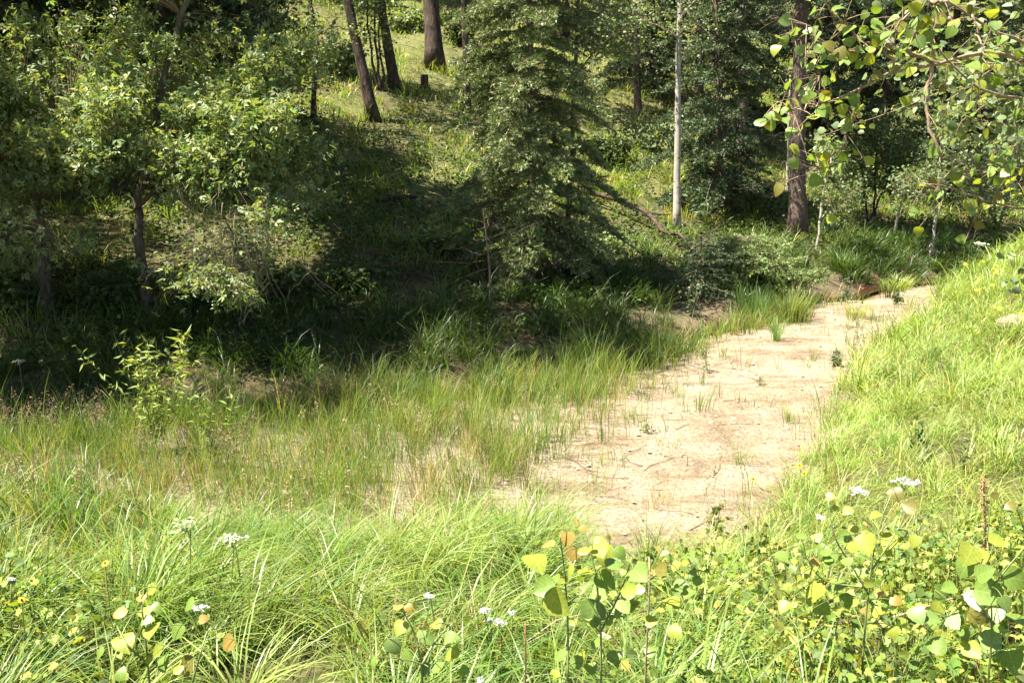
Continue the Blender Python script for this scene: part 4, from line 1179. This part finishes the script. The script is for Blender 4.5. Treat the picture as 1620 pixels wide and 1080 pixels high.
# --- aspen overhanging from the right
DV = 3.6
tb = np.array([3.35, 4.4, 0]); tb[2] = zfun(tb[0], tb[1])
root = thing('aspen_tree', 'overhanging aspen whose leafy branches reach in from the right edge', 'tree', tb)
tube(MB(), spline([tb - [0, 0, .1], tb + [.02, 0, 1.2], tb + [-.04, .02, 2.6], tb + [0, 0, 5.2]], 14), np.linspace(.075, .03, 14), 10, rough=.08).obj('trunk', M['aspen_bark'], root, tb, True)
BR = [([(1980, 130, 4.2), (1720, 110, 3.9), (1567, 81, 3.6), (1485, 102, 3.55), (1424, 106, 3.5), (1363, 134, 3.5), (1334, 147, 3.45), (1305, 165, 3.4)], .017, .0035),
      ([(1485, 102, 3.55), (1391, 67, 3.5), (1355, 86, 3.5), (1314, 84, 3.45), (1269, 41, 3.4), (1248, 30, 3.4)], .009, .002),
      ([(1980, 160, 4.2), (1720, 100, 3.8), (1620, 73, 3.5), (1583, 57, 3.4), (1538, 24, 3.35), (1500, 5, 3.3), (1440, -40, 3.3)], .015, .003),
      ([(1980, 200, 4.2), (1720, 180, 3.8), (1620, 159, 3.6), (1558, 143, 3.55), (1526, 126, 3.5), (1505, 102, 3.5), (1480, 70, 3.45)], .014, .003),
      ([(1500, 5, 3.3), (1461, 0, 3.4), (1420, 37, 3.45), (1400, 60, 3.45)], .008, .002),
      ([(1505, 30, 3.5), (1473, 49, 3.6), (1477, 90, 3.7), (1469, 134, 3.7), (1465, 179, 3.7), (1477, 216, 3.7), (1489, 248, 3.7)], .011, .005),
      ([(1310, 160, 3.4), (1269, 175, 3.35), (1224, 167, 3.3)], .004, .0015),
      ([(1363, 134, 3.5), (1362, 150, 3.5), (1351, 187, 3.5), (1338, 225, 3.5), (1310, 261, 3.45), (1273, 277, 3.4)], .005, .0015),
      ([(1980, 330, 4.2), (1750, 300, 3.9), (1563, 265, 3.6), (1526, 281, 3.55), (1501, 273, 3.5)], .010, .002),
      ([(1750, 300, 3.9), (1640, 330, 3.6), (1558, 322, 3.55), (1526, 301, 3.5), (1465, 291, 3.4)], .008, .002),
      ([(1424, 106, 3.5), (1360, 60, 3.5), (1320, 20, 3.4), (1300, -10, 3.4)], .006, .002),
      ([(1538, 24, 3.35), (1560, 90, 3.3), (1540, 130, 3.3)], .004, .0015)]
NL = [12, 24, 18, 16, 22, 6, 16, 24, 18, 18, 26, 10]
PT = []
for (pts, r0, r1), nl in zip(BR, NL):
    P = spline([at(*q) for q in pts], 22)
    P[1:-1] += rng.normal(0, .006, (20, 3))
    tube(MB(), P, np.linspace(r0, r1, 22), 7, rough=.1).obj('branch', M['twig'], root, tb, True)
    vis = [i for i in range(22) if -40 < project(P[i])[0] < 1660]
    for _ in range(nl):
        i = vis[min(len(vis) - 1, int(len(vis) * rng.random() ** .6))]
        off = rng.normal(0, .055, 3) + [0, 0, -.03]
        p = put_leaf(root, tb, P[i] + off, rng.uniform(.030, .054), random.choice([g_, g_, g_, p_, y_, y_, v_]),
                     d=norm(rng.normal(size=3) * .6 + [0, 0, -.6]), nrm=rng.normal(size=3) * .55 + [-.35, -.5, .6])
        t = np.linspace(0, 1, 5)[:, None]; B = P[i] * (1 - t) + p * t; B[:, 2] += (t * (1 - t)).ravel() * .02; PT.append(B)
for (cx, cy, n) in [(1247, 60, 8), (1250, 195, 6), (1290, 130, 12), (1345, 195, 7), (1560, 120, 6), (1590, 280, 8), (1600, 240, 5), (1440, 60, 10)]:
    for _ in range(n):
        q = at(cx + rng.normal(0, 14), cy + rng.normal(0, 18), 3.42 + rng.normal(0, .05))
        p = put_leaf(root, tb, q, rng.uniform(.030, .052), random.choice([g_, g_, p_, y_]), d=norm(rng.normal(size=3) * .6 + [0, 0, -.6]), nrm=rng.normal(size=3) * .55 + [-.35, -.5, .6])
        s = at(cx + 8, cy - 10, 3.42); t = np.linspace(0, 1, 5)[:, None]; PT.append(s * (1 - t) + p * t)
m = MB(); tubes(m, np.array(PT), np.full(len(PT), .0018), np.full(len(PT), .0011), 4)
tag(m.obj('leafstalk', M['twig'], root, tb), kind='stuff')
# small pale leaves, too many to pick out, on more twigs at the right edge
HB = []
for _ in range(22):
    s = at(rng.uniform(1500, 1760), rng.uniform(-60, 250), rng.uniform(3.7, 4.4)); t = np.linspace(0, 1, 7)[:, None]
    B = s + t * np.array([rng.normal(-.25, .15), rng.normal(0, .2), rng.normal(-.12, .15)]); B[1:] += np.cumsum(rng.normal(0, .012, (6, 3)), 0); HB.append(B)
HB = np.array(HB); m = MB(); tubes(m, HB, np.full(22, .003), np.full(22, .0012), 4); tag(m.obj('branchwork', M['twig'], root, tb), kind='stuff')
q = HB[rng.integers(0, 22, 950), rng.integers(1, 7, 950)] + rng.normal(0, .05, (950, 3))
m = MB(); leaves(m, q, rng.uniform(.026, .044, 950), tint(950, ASPENL), 'round', .5, .5); tag(m.obj('foliage', M['leaf'], root, tb), kind='stuff')
q = norm(rng.normal(size=(1400, 3))) * rng.random((1400, 1)) ** .5 * [1.3, 1.2, 1.5] + tb + [.5, -.1, 4.6]
m = MB(); leaves(m, q, rng.uniform(.04, .06, 1400), tint(1400, ASPENL), 'round'); m.obj('crown', M['leaf'], root, tb)

# --- white flower heads
def yarrow(label, px, py, wpx, h, tone=(.52, .52, .48), group=None, name='yarrow', n=75, dome=.25, cat='flower'):
    hd = above(px, py, h); dep = project(hd)[2]
    R_ = .5 * wpx * dep / FPX
    b = np.array([hd[0] + rng.normal(0, .02), hd[1] + rng.normal(0, .02), 0]); b[2] = zfun(b[0], b[1])
    root = thing(name, label, cat, b, group)
    st = spline([b - [0, 0, .02], (b + hd) / 2 + rng.normal(0, .012, 3), hd - [0, 0, R_ * .8]], 8)
    m = tube(MB(), st, np.linspace(.0028, .002, 8), 5)
    ns = 9; an = rng.uniform(0, 6.28, ns); rr = R_ * .75 * np.sqrt(rng.random(ns))
    E = hd + np.stack([rr * np.cos(an), rr * np.sin(an), -dome * rr ** 2 / max(R_, 1e-3)], 1)
    t = np.linspace(0, 1, 4)[None, :, None]
    tubes(m, st[-1] * (1 - t) + E[:, None] * t, np.full(ns, .0012), np.full(ns, .0008), 3)
    m.obj('stem', M['stem'], root, b)
    k = rng.integers(0, ns, n)
    q = E[k] + rng.normal(0, R_ * .2, (n, 3)) * [1, 1, .25]
    f = MB(); leaves(f, q, rng.uniform(.16, .3, n) * R_ + .0015, tint(n, [tone], None, .06), 'round', -.1, 2.5)
    f.obj('flower_head', M['flower'], root, b)
    lf = MB(); u = rng.random(14); q = b + (hd - b) * (u * .7)[:, None]
    leaves(lf, q, rng.uniform(.03, .06, 14), tint(14, LUSH), 'narrow', 0, .5); lf.obj('foliage', M['leaf'], root, b)
    return root
for a in [('wide white yarrow head at the foot of the sand, lower of two', 1355, 773, 34, .42),
          ('broad white yarrow head uphill of its neighbour on the right bank', 1432, 760, 40, .42),
          ('small white yarrow head below the wide one on the right bank', 1298, 817, 18, .36),
          ('single white flower head topping a cluster beside the centre sapling', 767, 964, 21, .40),
          ('paired white flower head low in the cluster, nearer the arching grass', 775, 980, 17, .36),
          ('paired white flower head low in the cluster, nearer the sapling', 793, 982, 20, .36),
          ('small white flower head next to the red-brown stalk', 810, 968, 14, .40),
          ('lone white flower head in the left foreground grass', 317, 959, 22, .40),
          ('tiny white flower head at the left edge of the picture', 17, 915, 16, .40),
          ('faint white flower head in the middle of the arching grass', 681, 940, 17, .38),
          ('white flower head at the bottom edge below the centre', 758, 1075, 17, .36)]:
    yarrow(*a)
yarrow('cream budded flower head under the large-leaved sapling', 953, 1003, 22, .34, (.55, .52, .32))
yarrow('broad pale green umbel leaning in the left meadow', 300, 829, 56, .50, (.30, .36, .16), name='cow_parsnip', n=120)
yarrow('white-green umbel beside the arching grass, right of the leaning one', 369, 851, 44, .46, (.38, .42, .25), name='cow_parsnip', n=110)
yarrow('pale umbel standing in the shade beneath the box elders', 30, 570, 22, .7, (.55, .58, .45), name='cow_parsnip', n=60)
yarrow('pale umbel on the skyline of the right bank', 1552, 385, 24, .5, (.55, .6, .4), name='cow_parsnip', n=60)

# --- yellow flowers
def daisy(label, px, py, wpx, h, group=None, eye=True):
    hd = above(px, py, h); dep = project(hd)[2]; R_ = .5 * wpx * dep / FPX
    b = np.array([hd[0] + rng.normal(0, .02), hd[1] + rng.normal(0, .02), 0]); b[2] = zfun(b[0], b[1])
    root = thing('coneflower', label, 'flower', b, group)
    tube(MB(), spline([b - [0, 0, .02], (b + hd) / 2 + rng.normal(0, .01, 3), hd], 7), .0018, 5).obj('stem', M['stem'], root, b)
    up = norm(np.array([-.1, -.5, .8]) + rng.normal(0, .2, 3)); A = norm(np.cross(up, [1, .2, .1])); B = np.cross(up, A)
    f = MB(); npet = 11
    for k in range(npet):
        a = 6.283 * k / npet; d = A * math.cos(a) + B * math.sin(a) - up * .18; s = np.cross(up, d)
        V = np.array([hd + d * R_ * .2 - s * R_ * .08, hd + d * R_ * .6 - s * R_ * .22, hd + d * R_ * 1.05, hd + d * R_ * .6 + s * R_ * .22, hd + d * R_ * .2 + s * R_ * .08])
        f.add(V, [np.array([[0, 1, 2, 3, 4]])], np.array([.75, .48, .03]) * rng.uniform(.85, 1.1))
    f.obj('petal_ring', M['flower'], root, b)
    if eye:
        an = np.linspace(0, 6.283, 8, endpoint=False)
        rg = [hd + up * z * R_ + r * R_ * (np.cos(an)[:, None] * A + np.sin(an)[:, None] * B) for r, z in ((.3, 0), (.27, .2), (.1, .34))]
        i = np.arange(8); j = (i + 1) % 8
        F = [np.stack([i, j, j + 8, i + 8], 1), np.stack([i, j, j + 8, i + 8], 1) + 8, np.arange(8)[None] + 16]
        MB().add(np.concatenate(rg), F).obj('cone', M['eye'], root, b, True)
    return root
daisy('yellow coneflower with drooping rays in the left meadow', 166, 890, 13, .42)
daisy('yellow coneflower low near the left bottom corner', 34, 948, 12, .38)
daisy('yellow coneflower at the lower end of the sand', 1191, 757, 10, .36)
daisy('upper of two dark-eyed coneflowers beside the sand', 1265, 736, 10, .36)
daisy('lower of two dark-eyed coneflowers beside the sand', 1272, 748, 9, .33)
for i in range(18):
    px = rng.uniform(1525, 1650); py = 398 + (1640 - px) * .12 + 100 * rng.random() ** 1.5
    daisy('small yellow flower dotted among the grass at the top of the right bank', px, py, rng.uniform(5, 8), .36, 'yellow flowers at the top of the right bank', False)

# --- clumps and single plants on the sand
def clump(label, px, py, n, h, spread, bend, w, pal, name='grass_clump', hv=.25, K=4):
    c = ground(px, py)
    m = MB(); root = c[None]
    grass(m, root, n, h, hv, spread, bend, w, pal, None, K, tuftvar=0, lod=.55)
    return tag(m.obj(name, M['grass'], None, c), label, 'grass clump')
clump('large arching grass clump in the sunlight at the stream edge', 935, 580, 330, .62, .17, .9, .007, [(.10, .18, .03), (.13, .2, .04)])
clump('dense upright green grass patch on the sand before the cut bank', 1195, 512, 400, .5, .2, .28, .006, BEDG[:3])
clump('second dense green grass patch beside the cut bank', 1250, 510, 300, .5, .18, .35, .006, BEDG[:3])
clump('small fan of grass alone on the sand below the dense patch', 1227, 540, 44, .34, .04, .55, .005, BEDG[:2])
clump('grassy tuft on the sand near the head of the bed', 1352, 503, 120, .36, .14, .6, .006, FINE)
clump('low green tuft on bare sand halfway along the bed', 1248, 668, 50, .24, .06, .6, .005, BEDG[:3])
clump('wispy grass tuft at the middle of the sand', 1105, 650, 26, .34, .09, .4, .004, BEDG)
clump('thin tuft close to the near end of the sand', 1170, 735, 30, .28, .06, .5, .004, BEDG)
clump('thin straw-coloured tuft at the near end of the bed', 1050, 800, 40, .3, .14, .4, .004, BEDG[2:] + STRAW[:1])
clump('bright grass hummock where the sand narrows', 1420, 460, 200, .34, .14, .7, .007, FINE)
clump('lush green clump at the foot of the aspen saplings', 1330, 430, 320, .5, .16, .7, .008, [(.08, .16, .03), (.11, .18, .035)])
clump('tall green clump standing left of the pale sapling stem', 1260, 425, 160, .45, .14, .6, .008, [(.08, .16, .03), (.10, .17, .035)])
clump('reed-like upright blades between the stream and the sand', 1045, 560, 150, .55, .2, .3, .006, BEDG[:3])

def herb(label, px, py, hpx, nst, nleaf, shape, size, pal, name='wild_herb', sp=.06, mat='stem', up=.6, fork=0):
    b = ground(px, py); dep = project(b)[2]; H = hpx * dep / FPX
    root = thing(name, label, 'plant', b)
    ST = []; LP = []
    for k in range(nst):
        e = b + [rng.normal(0, .22 * H), rng.normal(0, .15 * H), H * rng.uniform(.7, 1.05)]
        P = spline([b + [rng.normal(0, .02), rng.normal(0, .02), -.02], (b + e) / 2 + rng.normal(0, .04 * H, 3), e], 8)
        ST.append(P); u = rng.uniform(.15, 1, nleaf)
        LP.append(np.stack([np.interp(u, np.linspace(0, 1, 8), P[:, i]) for i in range(3)], 1) + rng.normal(0, sp * .4, (nleaf, 3)))
    m = MB(); tubes(m, np.array(ST), np.full(nst, .0035), np.full(nst, .0015), 5); m.obj('stem', M[mat], root, b)
    LP = np.concatenate(LP); m = MB()
    leaves(m, LP, size * rng.uniform(.6, 1.2, len(LP)), tint(len(LP), pal), shape, -.15, up); m.obj('foliage', M['leaf'], root, b)
    return root
BLUEG = [(.13, .17, .10), (.16, .20, .12)]
herb('tall willowherb with narrow leaves rising against the dark stream shade', 243, 715, 205, 12, 46, 'narrow', .10, [(.22, .28, .07), (.26, .31, .08)], 'willowherb')
herb('leafy willowherb stems in the sunlit reeds of the bed', 345, 735, 130, 6, 26, 'narrow', .085, [(.20, .26, .07)], 'willowherb')
herb('grey-green leafy herb beside the dense grass patch', 1258, 500, 40, 6, 14, 'diamond', .06, BLUEG)
herb('small dark-leaved plant on the sand near the upper bend', 1420, 482, 22, 6, 9, 'round', .07, [(.10, .13, .06), (.14, .17, .09)])
herb('tiny upright plant alone in the middle of the sand', 1203, 610, 16, 3, 8, 'narrow', .06, BLUEG)
herb('leafy stalk on the sand below the stream cut', 1120, 588, 42, 3, 14, 'narrow', .07, [(.12, .17, .05)])
herb('low plant on the sand beside the creek-bed grass', 1022, 684, 24, 4, 9, 'narrow', .06, [(.12, .17, .05)])
herb('trailing grey-leaved plant creeping over the sand from the right bank', 1322, 578, 20, 6, 10, 'round', .05, BLUEG)
herb('grey-leaved shrub at the bank beneath the spruce bush', 1092, 500, 55, 7, 18, 'diamond', .055, BLUEG)
herb('pale leafy weed below the head of the bed', 1335, 478, 40, 7, 14, 'diamond', .055, BLUEG)
herb('tall leafy stalk in the fine grass of the right bank', 1362, 560, 70, 2, 14, 'narrow', .07, [(.15, .20, .04)])
herb('dark leafy weed in the middle of the right bank', 1450, 730, 80, 3, 16, 'round', .04, [(.08, .13, .04), (.12, .17, .05)])
herb('grey-stemmed weed high on the right bank', 1515, 760, 90, 3, 16, 'narrow', .06, BLUEG)
herb('leafy bush of round leaves in the left meadow', 205, 830, 45, 9, 12, 'round', .06, [(.13, .18, .05), (.16, .2, .07)])
herb('leafy weed below the sand, left of the coneflowers', 1128, 850, 60, 4, 12, 'diamond', .06, [(.13, .18, .04), (.2, .2, .05)])
herb('umbel-stalked green weed behind the heart-leaved sapling', 1180, 900, 90, 5, 18, 'diamond', .05, [(.13, .18, .04)])

def seedgrass(label, px, py, n, h, spr, c1, plume):
    b = ground(px, py); root = thing('seed_grass', label, 'grass clump', b)
    ST = []; Q = []; 
    for k in range(n):
        o = b + [rng.normal(0, spr), rng.normal(0, spr * .6), 0]; o[2] = zfun(o[0], o[1]); H = h * rng.uniform(.7, 1.15)
        e = o + [rng.normal(.04, .1), rng.normal(0, .08), H]; P = spline([o, (o + e) / 2 + rng.normal(0, .02, 3), e], 8); ST.append(P)
        m_ = 46; u = 1 - rng.random(m_) * plume
        Q.append(np.stack([np.interp(u, np.linspace(0, 1, 8), P[:, i]) for i in range(3)], 1) + rng.normal(0, 1, (m_, 3)) * (.008 + .09 * (1 - u))[:, None] * [1, 1, .5])
    m = MB(); tubes(m, np.array(ST), np.full(n, .002), np.full(n, .001), 4, (.3, .25, .1)); m.obj('stem', M['stem'], root, b)
    Q = np.concatenate(Q); m = MB(); leaves(m, Q, rng.uniform(.014, .03, len(Q)), tint(len(Q), c1), 'narrow', .1, .3); m.obj('plume', M['flower'], root, b)
PINK = [(.30, .19, .14), (.38, .25, .18), (.24, .14, .10)]
seedgrass('pinkish feathery seed grass at the left edge of the shade', 35, 718, 12, .55, .16, PINK, .45)
seedgrass('pinkish seed grass before the willowherb', 150, 712, 16, .55, .22, PINK, .45)
seedgrass('buff seed grass on the bed in front of the stream', 490, 660, 12, .42, .25, PINK, .4)
seedgrass('straw seed heads leaning in the left meadow', 60, 850, 8, .55, .2, STRAW, .35)
seedgrass('tan seed grass scattered in the middle of the bed', 330, 740, 12, .5, .3, PINK, .35)
seedgrass('wispy tan seed heads in the grass of the bed centre', 640, 700, 14, .45, .45, STRAW, .3)

# --- stalks, twigs, log, stump, rock
def stalk(label, pts, depth, r, mat, spike=0, col_=(.3, .2, .1), name='dry_stalk'):
    b = at(*pts[0], depth); b[2] = zfun(b[0], b[1])
    root = thing(name, label, 'plant', b)
    P = spline([b - [0, 0, .02]] + [at(x, y, depth) for x, y in pts[1:]], 12)
    tube(MB(), P, np.linspace(r, r * .5, 12), 6).obj('stem', M[mat], root, b, True)
    if spike:
        u = rng.uniform(1 - spike, 1, 260); q = np.stack([np.interp(u, np.linspace(0, 1, 12), P[:, i]) for i in range(3)], 1) + rng.normal(0, .007, (260, 3))
        m = MB(); leaves(m, q, rng.uniform(.006, .012, 260), tint(260, [col_]), 'round', 0, .5); m.obj('seed_spike', M['flower'], root, b)
stalk('brown dock stalk with a dense seed spike by the right edge', [(1562, 960), (1561, 880), (1557, 800), (1555, 752)], 2.9, .004, 'redstem', .5, (.36, .23, .10))
stalk('bare red-brown stalk at the bottom, left of the large-leaved sapling', [(830, 1085), (832, 1030), (831, 984)], 2.5, .0035, 'redstem')
b = above(1380, 985, .12)
tube(MB(), spline([above(1375, 988, .12), above(1440, 968, .2), above(1510, 945, .22), above(1562, 926, .26)], 14), np.linspace(.006, .003, 14), 6, rough=.15).obj('twig', M['twig'], None, b, True)
tag(bpy.data.objects['twig'], 'long pale twig lying across the plants of the right bank', 'twig')
b = above(1255, 1048, .1)
tw = tube(MB(), spline([above(1255, 1048, .08), above(1280, 1010, .2), above(1303, 970, .3)], 10), np.linspace(.005, .003, 10), 6, rough=.15).obj('twig', M['twig'], None, b, True)
tag(tw, 'short pale twig slanting up in the bottom right ground cover', 'twig')
# fallen limb
pts = [(912, 300, .25), (950, 308, .3), (990, 320, .32), (1018, 332, .34), (1036, 348, .3), (1050, 370, .22), (1076, 369, .22), (1098, 398, .12)]
b = ground(1000, 330); root = thing('fallen_log', 'crooked fallen limb lying on the slope beside the white aspen', 'log', b)
LP_ = spline([above(*q) for q in pts], 30)
tube(MB(), LP_, np.linspace(.06, .026, 30), 8, rough=.2).obj('limb', M['log'], root, b, True)
q = above(1020, 336, .33)
tube(MB(), spline([q, above(1040, 339, .36), above(1061, 339, .4)], 8), np.linspace(.026, .011, 8), 7, rough=.2).obj('side_branch', M['log'], root, b, True)
for pts, r, lab in [([(598, 318, .1), (630, 313, .12), (660, 311, .1)], .05, 'short dark log lying in the shaded hollow of the slope'),
                    ([(592, 336, .06), (606, 333, .1), (622, 331, .06)], .04, 'small broken log just below the other in the shaded hollow')]:
    P = spline([above(*q) for q in pts], 12)
    tag(tube(MB(), P, r * np.linspace(1, .8, 12), 8, rough=.25).obj('fallen_log', M['log'], None, P[0], True), lab, 'log')
b = ground(672, 143); r = px_r(12, b)
root = thing('tree_stump', 'cut tree stump at the edge of light on the slope', 'stump', b)
P = np.array([b + [0, 0, z] for z in (-.1, .04, .15, .3, .42)])
tube(MB(), P, r * np.array([1.5, 1.25, 1.05, 1, .98]), 14, rough=.12).obj('trunk', M['pine_bark'], root, b, True)
an = np.linspace(0, 6.283, 14, endpoint=False)
MB().add(np.stack([b[0] + .9 * r * np.cos(an), b[1] + .9 * r * np.sin(an), np.full(14, b[2] + .424)], 1), np.arange(14)[None]).obj('cut_face', M['log'], root, b)
def rock(label, px, py, w, h, seed):
    b = ground(px, py); r2 = np.random.default_rng(seed)
    u, v = np.meshgrid(np.linspace(0, 2 * np.pi, 14, endpoint=False), np.linspace(.05, np.pi - .05, 9))
    s = 1 + .25 * fbm(np.cos(u) * 1.5 + seed, v * 1.5, seed)
    V = np.stack([w * s * np.sin(v) * np.cos(u), .8 * w * s * np.sin(v) * np.sin(u), h * s * np.cos(v)], -1).reshape(-1, 3) + b
    i = np.arange(8)[:, None] * 14; j = np.arange(14)[None]; k = (j + 1) % 14
    F = np.stack([i + j, i + 14 + j, i + 14 + k, i + k], -1).reshape(-1, 4)
    tag(MB().add(V, [F, np.arange(14)[None], np.arange(112, 126)[::-1][None]]).obj('rock', M['rock'], None, b, True), label, 'rock')
rock('tan sandstone rock sunk in the grass at the right edge', 1608, 516, .20, .11, 4)

# --- grit and litter on the bed
n = 11000
x = rng.uniform(-6, 9, n); y = rng.uniform(5.5, 18, n)
k = ~isnear(x, y) & ~isfar(x, y)
x, y = x[k], y[k]; n = len(x)
s = .005 + .028 * rng.random(n) ** 6
O = np.array([[1, 0, 0], [0, 1, 0], [-1, 0, 0], [0, -1, 0], [0, 0, .7], [0, 0, -.5]])
V = (O[None] + rng.normal(0, .2, (n, 6, 3))) * s[:, None, None] + np.stack([x, y, zfun(x, y) + s * .2], 1)[:, None]
F = np.array([[0, 1, 4], [1, 2, 4], [2, 3, 4], [3, 0, 4]])
FF = (F[None] + (np.arange(n) * 6)[:, None, None]).reshape(-1, 3)
tag(MB().add(V.reshape(-1, 3), FF).obj('gravel', M['rock']), 'scattered small stones on the sand', 'gravel', kind='stuff')
n = 1700
x = rng.uniform(-6, 9, n); y = rng.uniform(5.5, 18, n)
k = ~isnear(x, y) & ~isfar(x, y) & (fbm(x * 1.2, y * 1.2, 51) > -.05); x, y = x[k], y[k]; n = len(x)
a = rng.uniform(0, 3.14, n); L = rng.uniform(.05, .22, n); t = np.linspace(-1, 1, 4)
P = np.stack([x[:, None] + np.cos(a)[:, None] * L[:, None] * t, y[:, None] + np.sin(a)[:, None] * L[:, None] * t, 0 * x[:, None] + 0 * t], -1)
P += rng.normal(0, .01, P.shape); P[..., 2] = zfun(P[..., 0], P[..., 1]) + .008
m = MB(); tubes(m, P, np.full(n, .004), np.full(n, .002), 4)
tag(m.obj('litter', M['deadtwig']), 'dry twigs and stems scattered over the sand', 'litter', kind='stuff')

# needle litter and sticks on the hillside
n = 1500
x = rng.uniform(-10, 12, n); y = rng.uniform(11, 34, n)
k = isfar(x, y) & (D_str(x, y) > 1.5); x, y = x[k], y[k]; n = len(x)
a = rng.uniform(0, 3.14, n); L = rng.uniform(.1, .55, n); t = np.linspace(-1, 1, 4)
P = np.stack([x[:, None] + np.cos(a)[:, None] * L[:, None] * t, y[:, None] + np.sin(a)[:, None] * L[:, None] * t, 0 * x[:, None] + 0 * t], -1)
P += rng.normal(0, .03, P.shape); P[..., 2] = zfun(P[..., 0], P[..., 1]) + .03 + .08 * rng.random((n, 1))
m = MB(); tubes(m, P, .005 + .012 * rng.random(n) ** 2, np.full(n, .003), 4)
tag(m.obj('litter', M['deadtwig']), 'fallen sticks strewn over the wooded hillside', 'litter', kind='stuff')
seedgrass('tall tan seed heads above the arching grass, left of centre', 450, 900, 10, .62, .3, STRAW, .3)
seedgrass('loose seed heads in the fine grass of the right bank', 1420, 660, 9, .45, .35, STRAW, .3)
seedgrass('pale seed heads near the yellow flowers of the right bank', 1560, 560, 8, .5, .4, STRAW, .3)
seedgrass('thin tan seed heads behind the heart-leaved sapling', 1240, 800, 9, .45, .3, STRAW, .35)
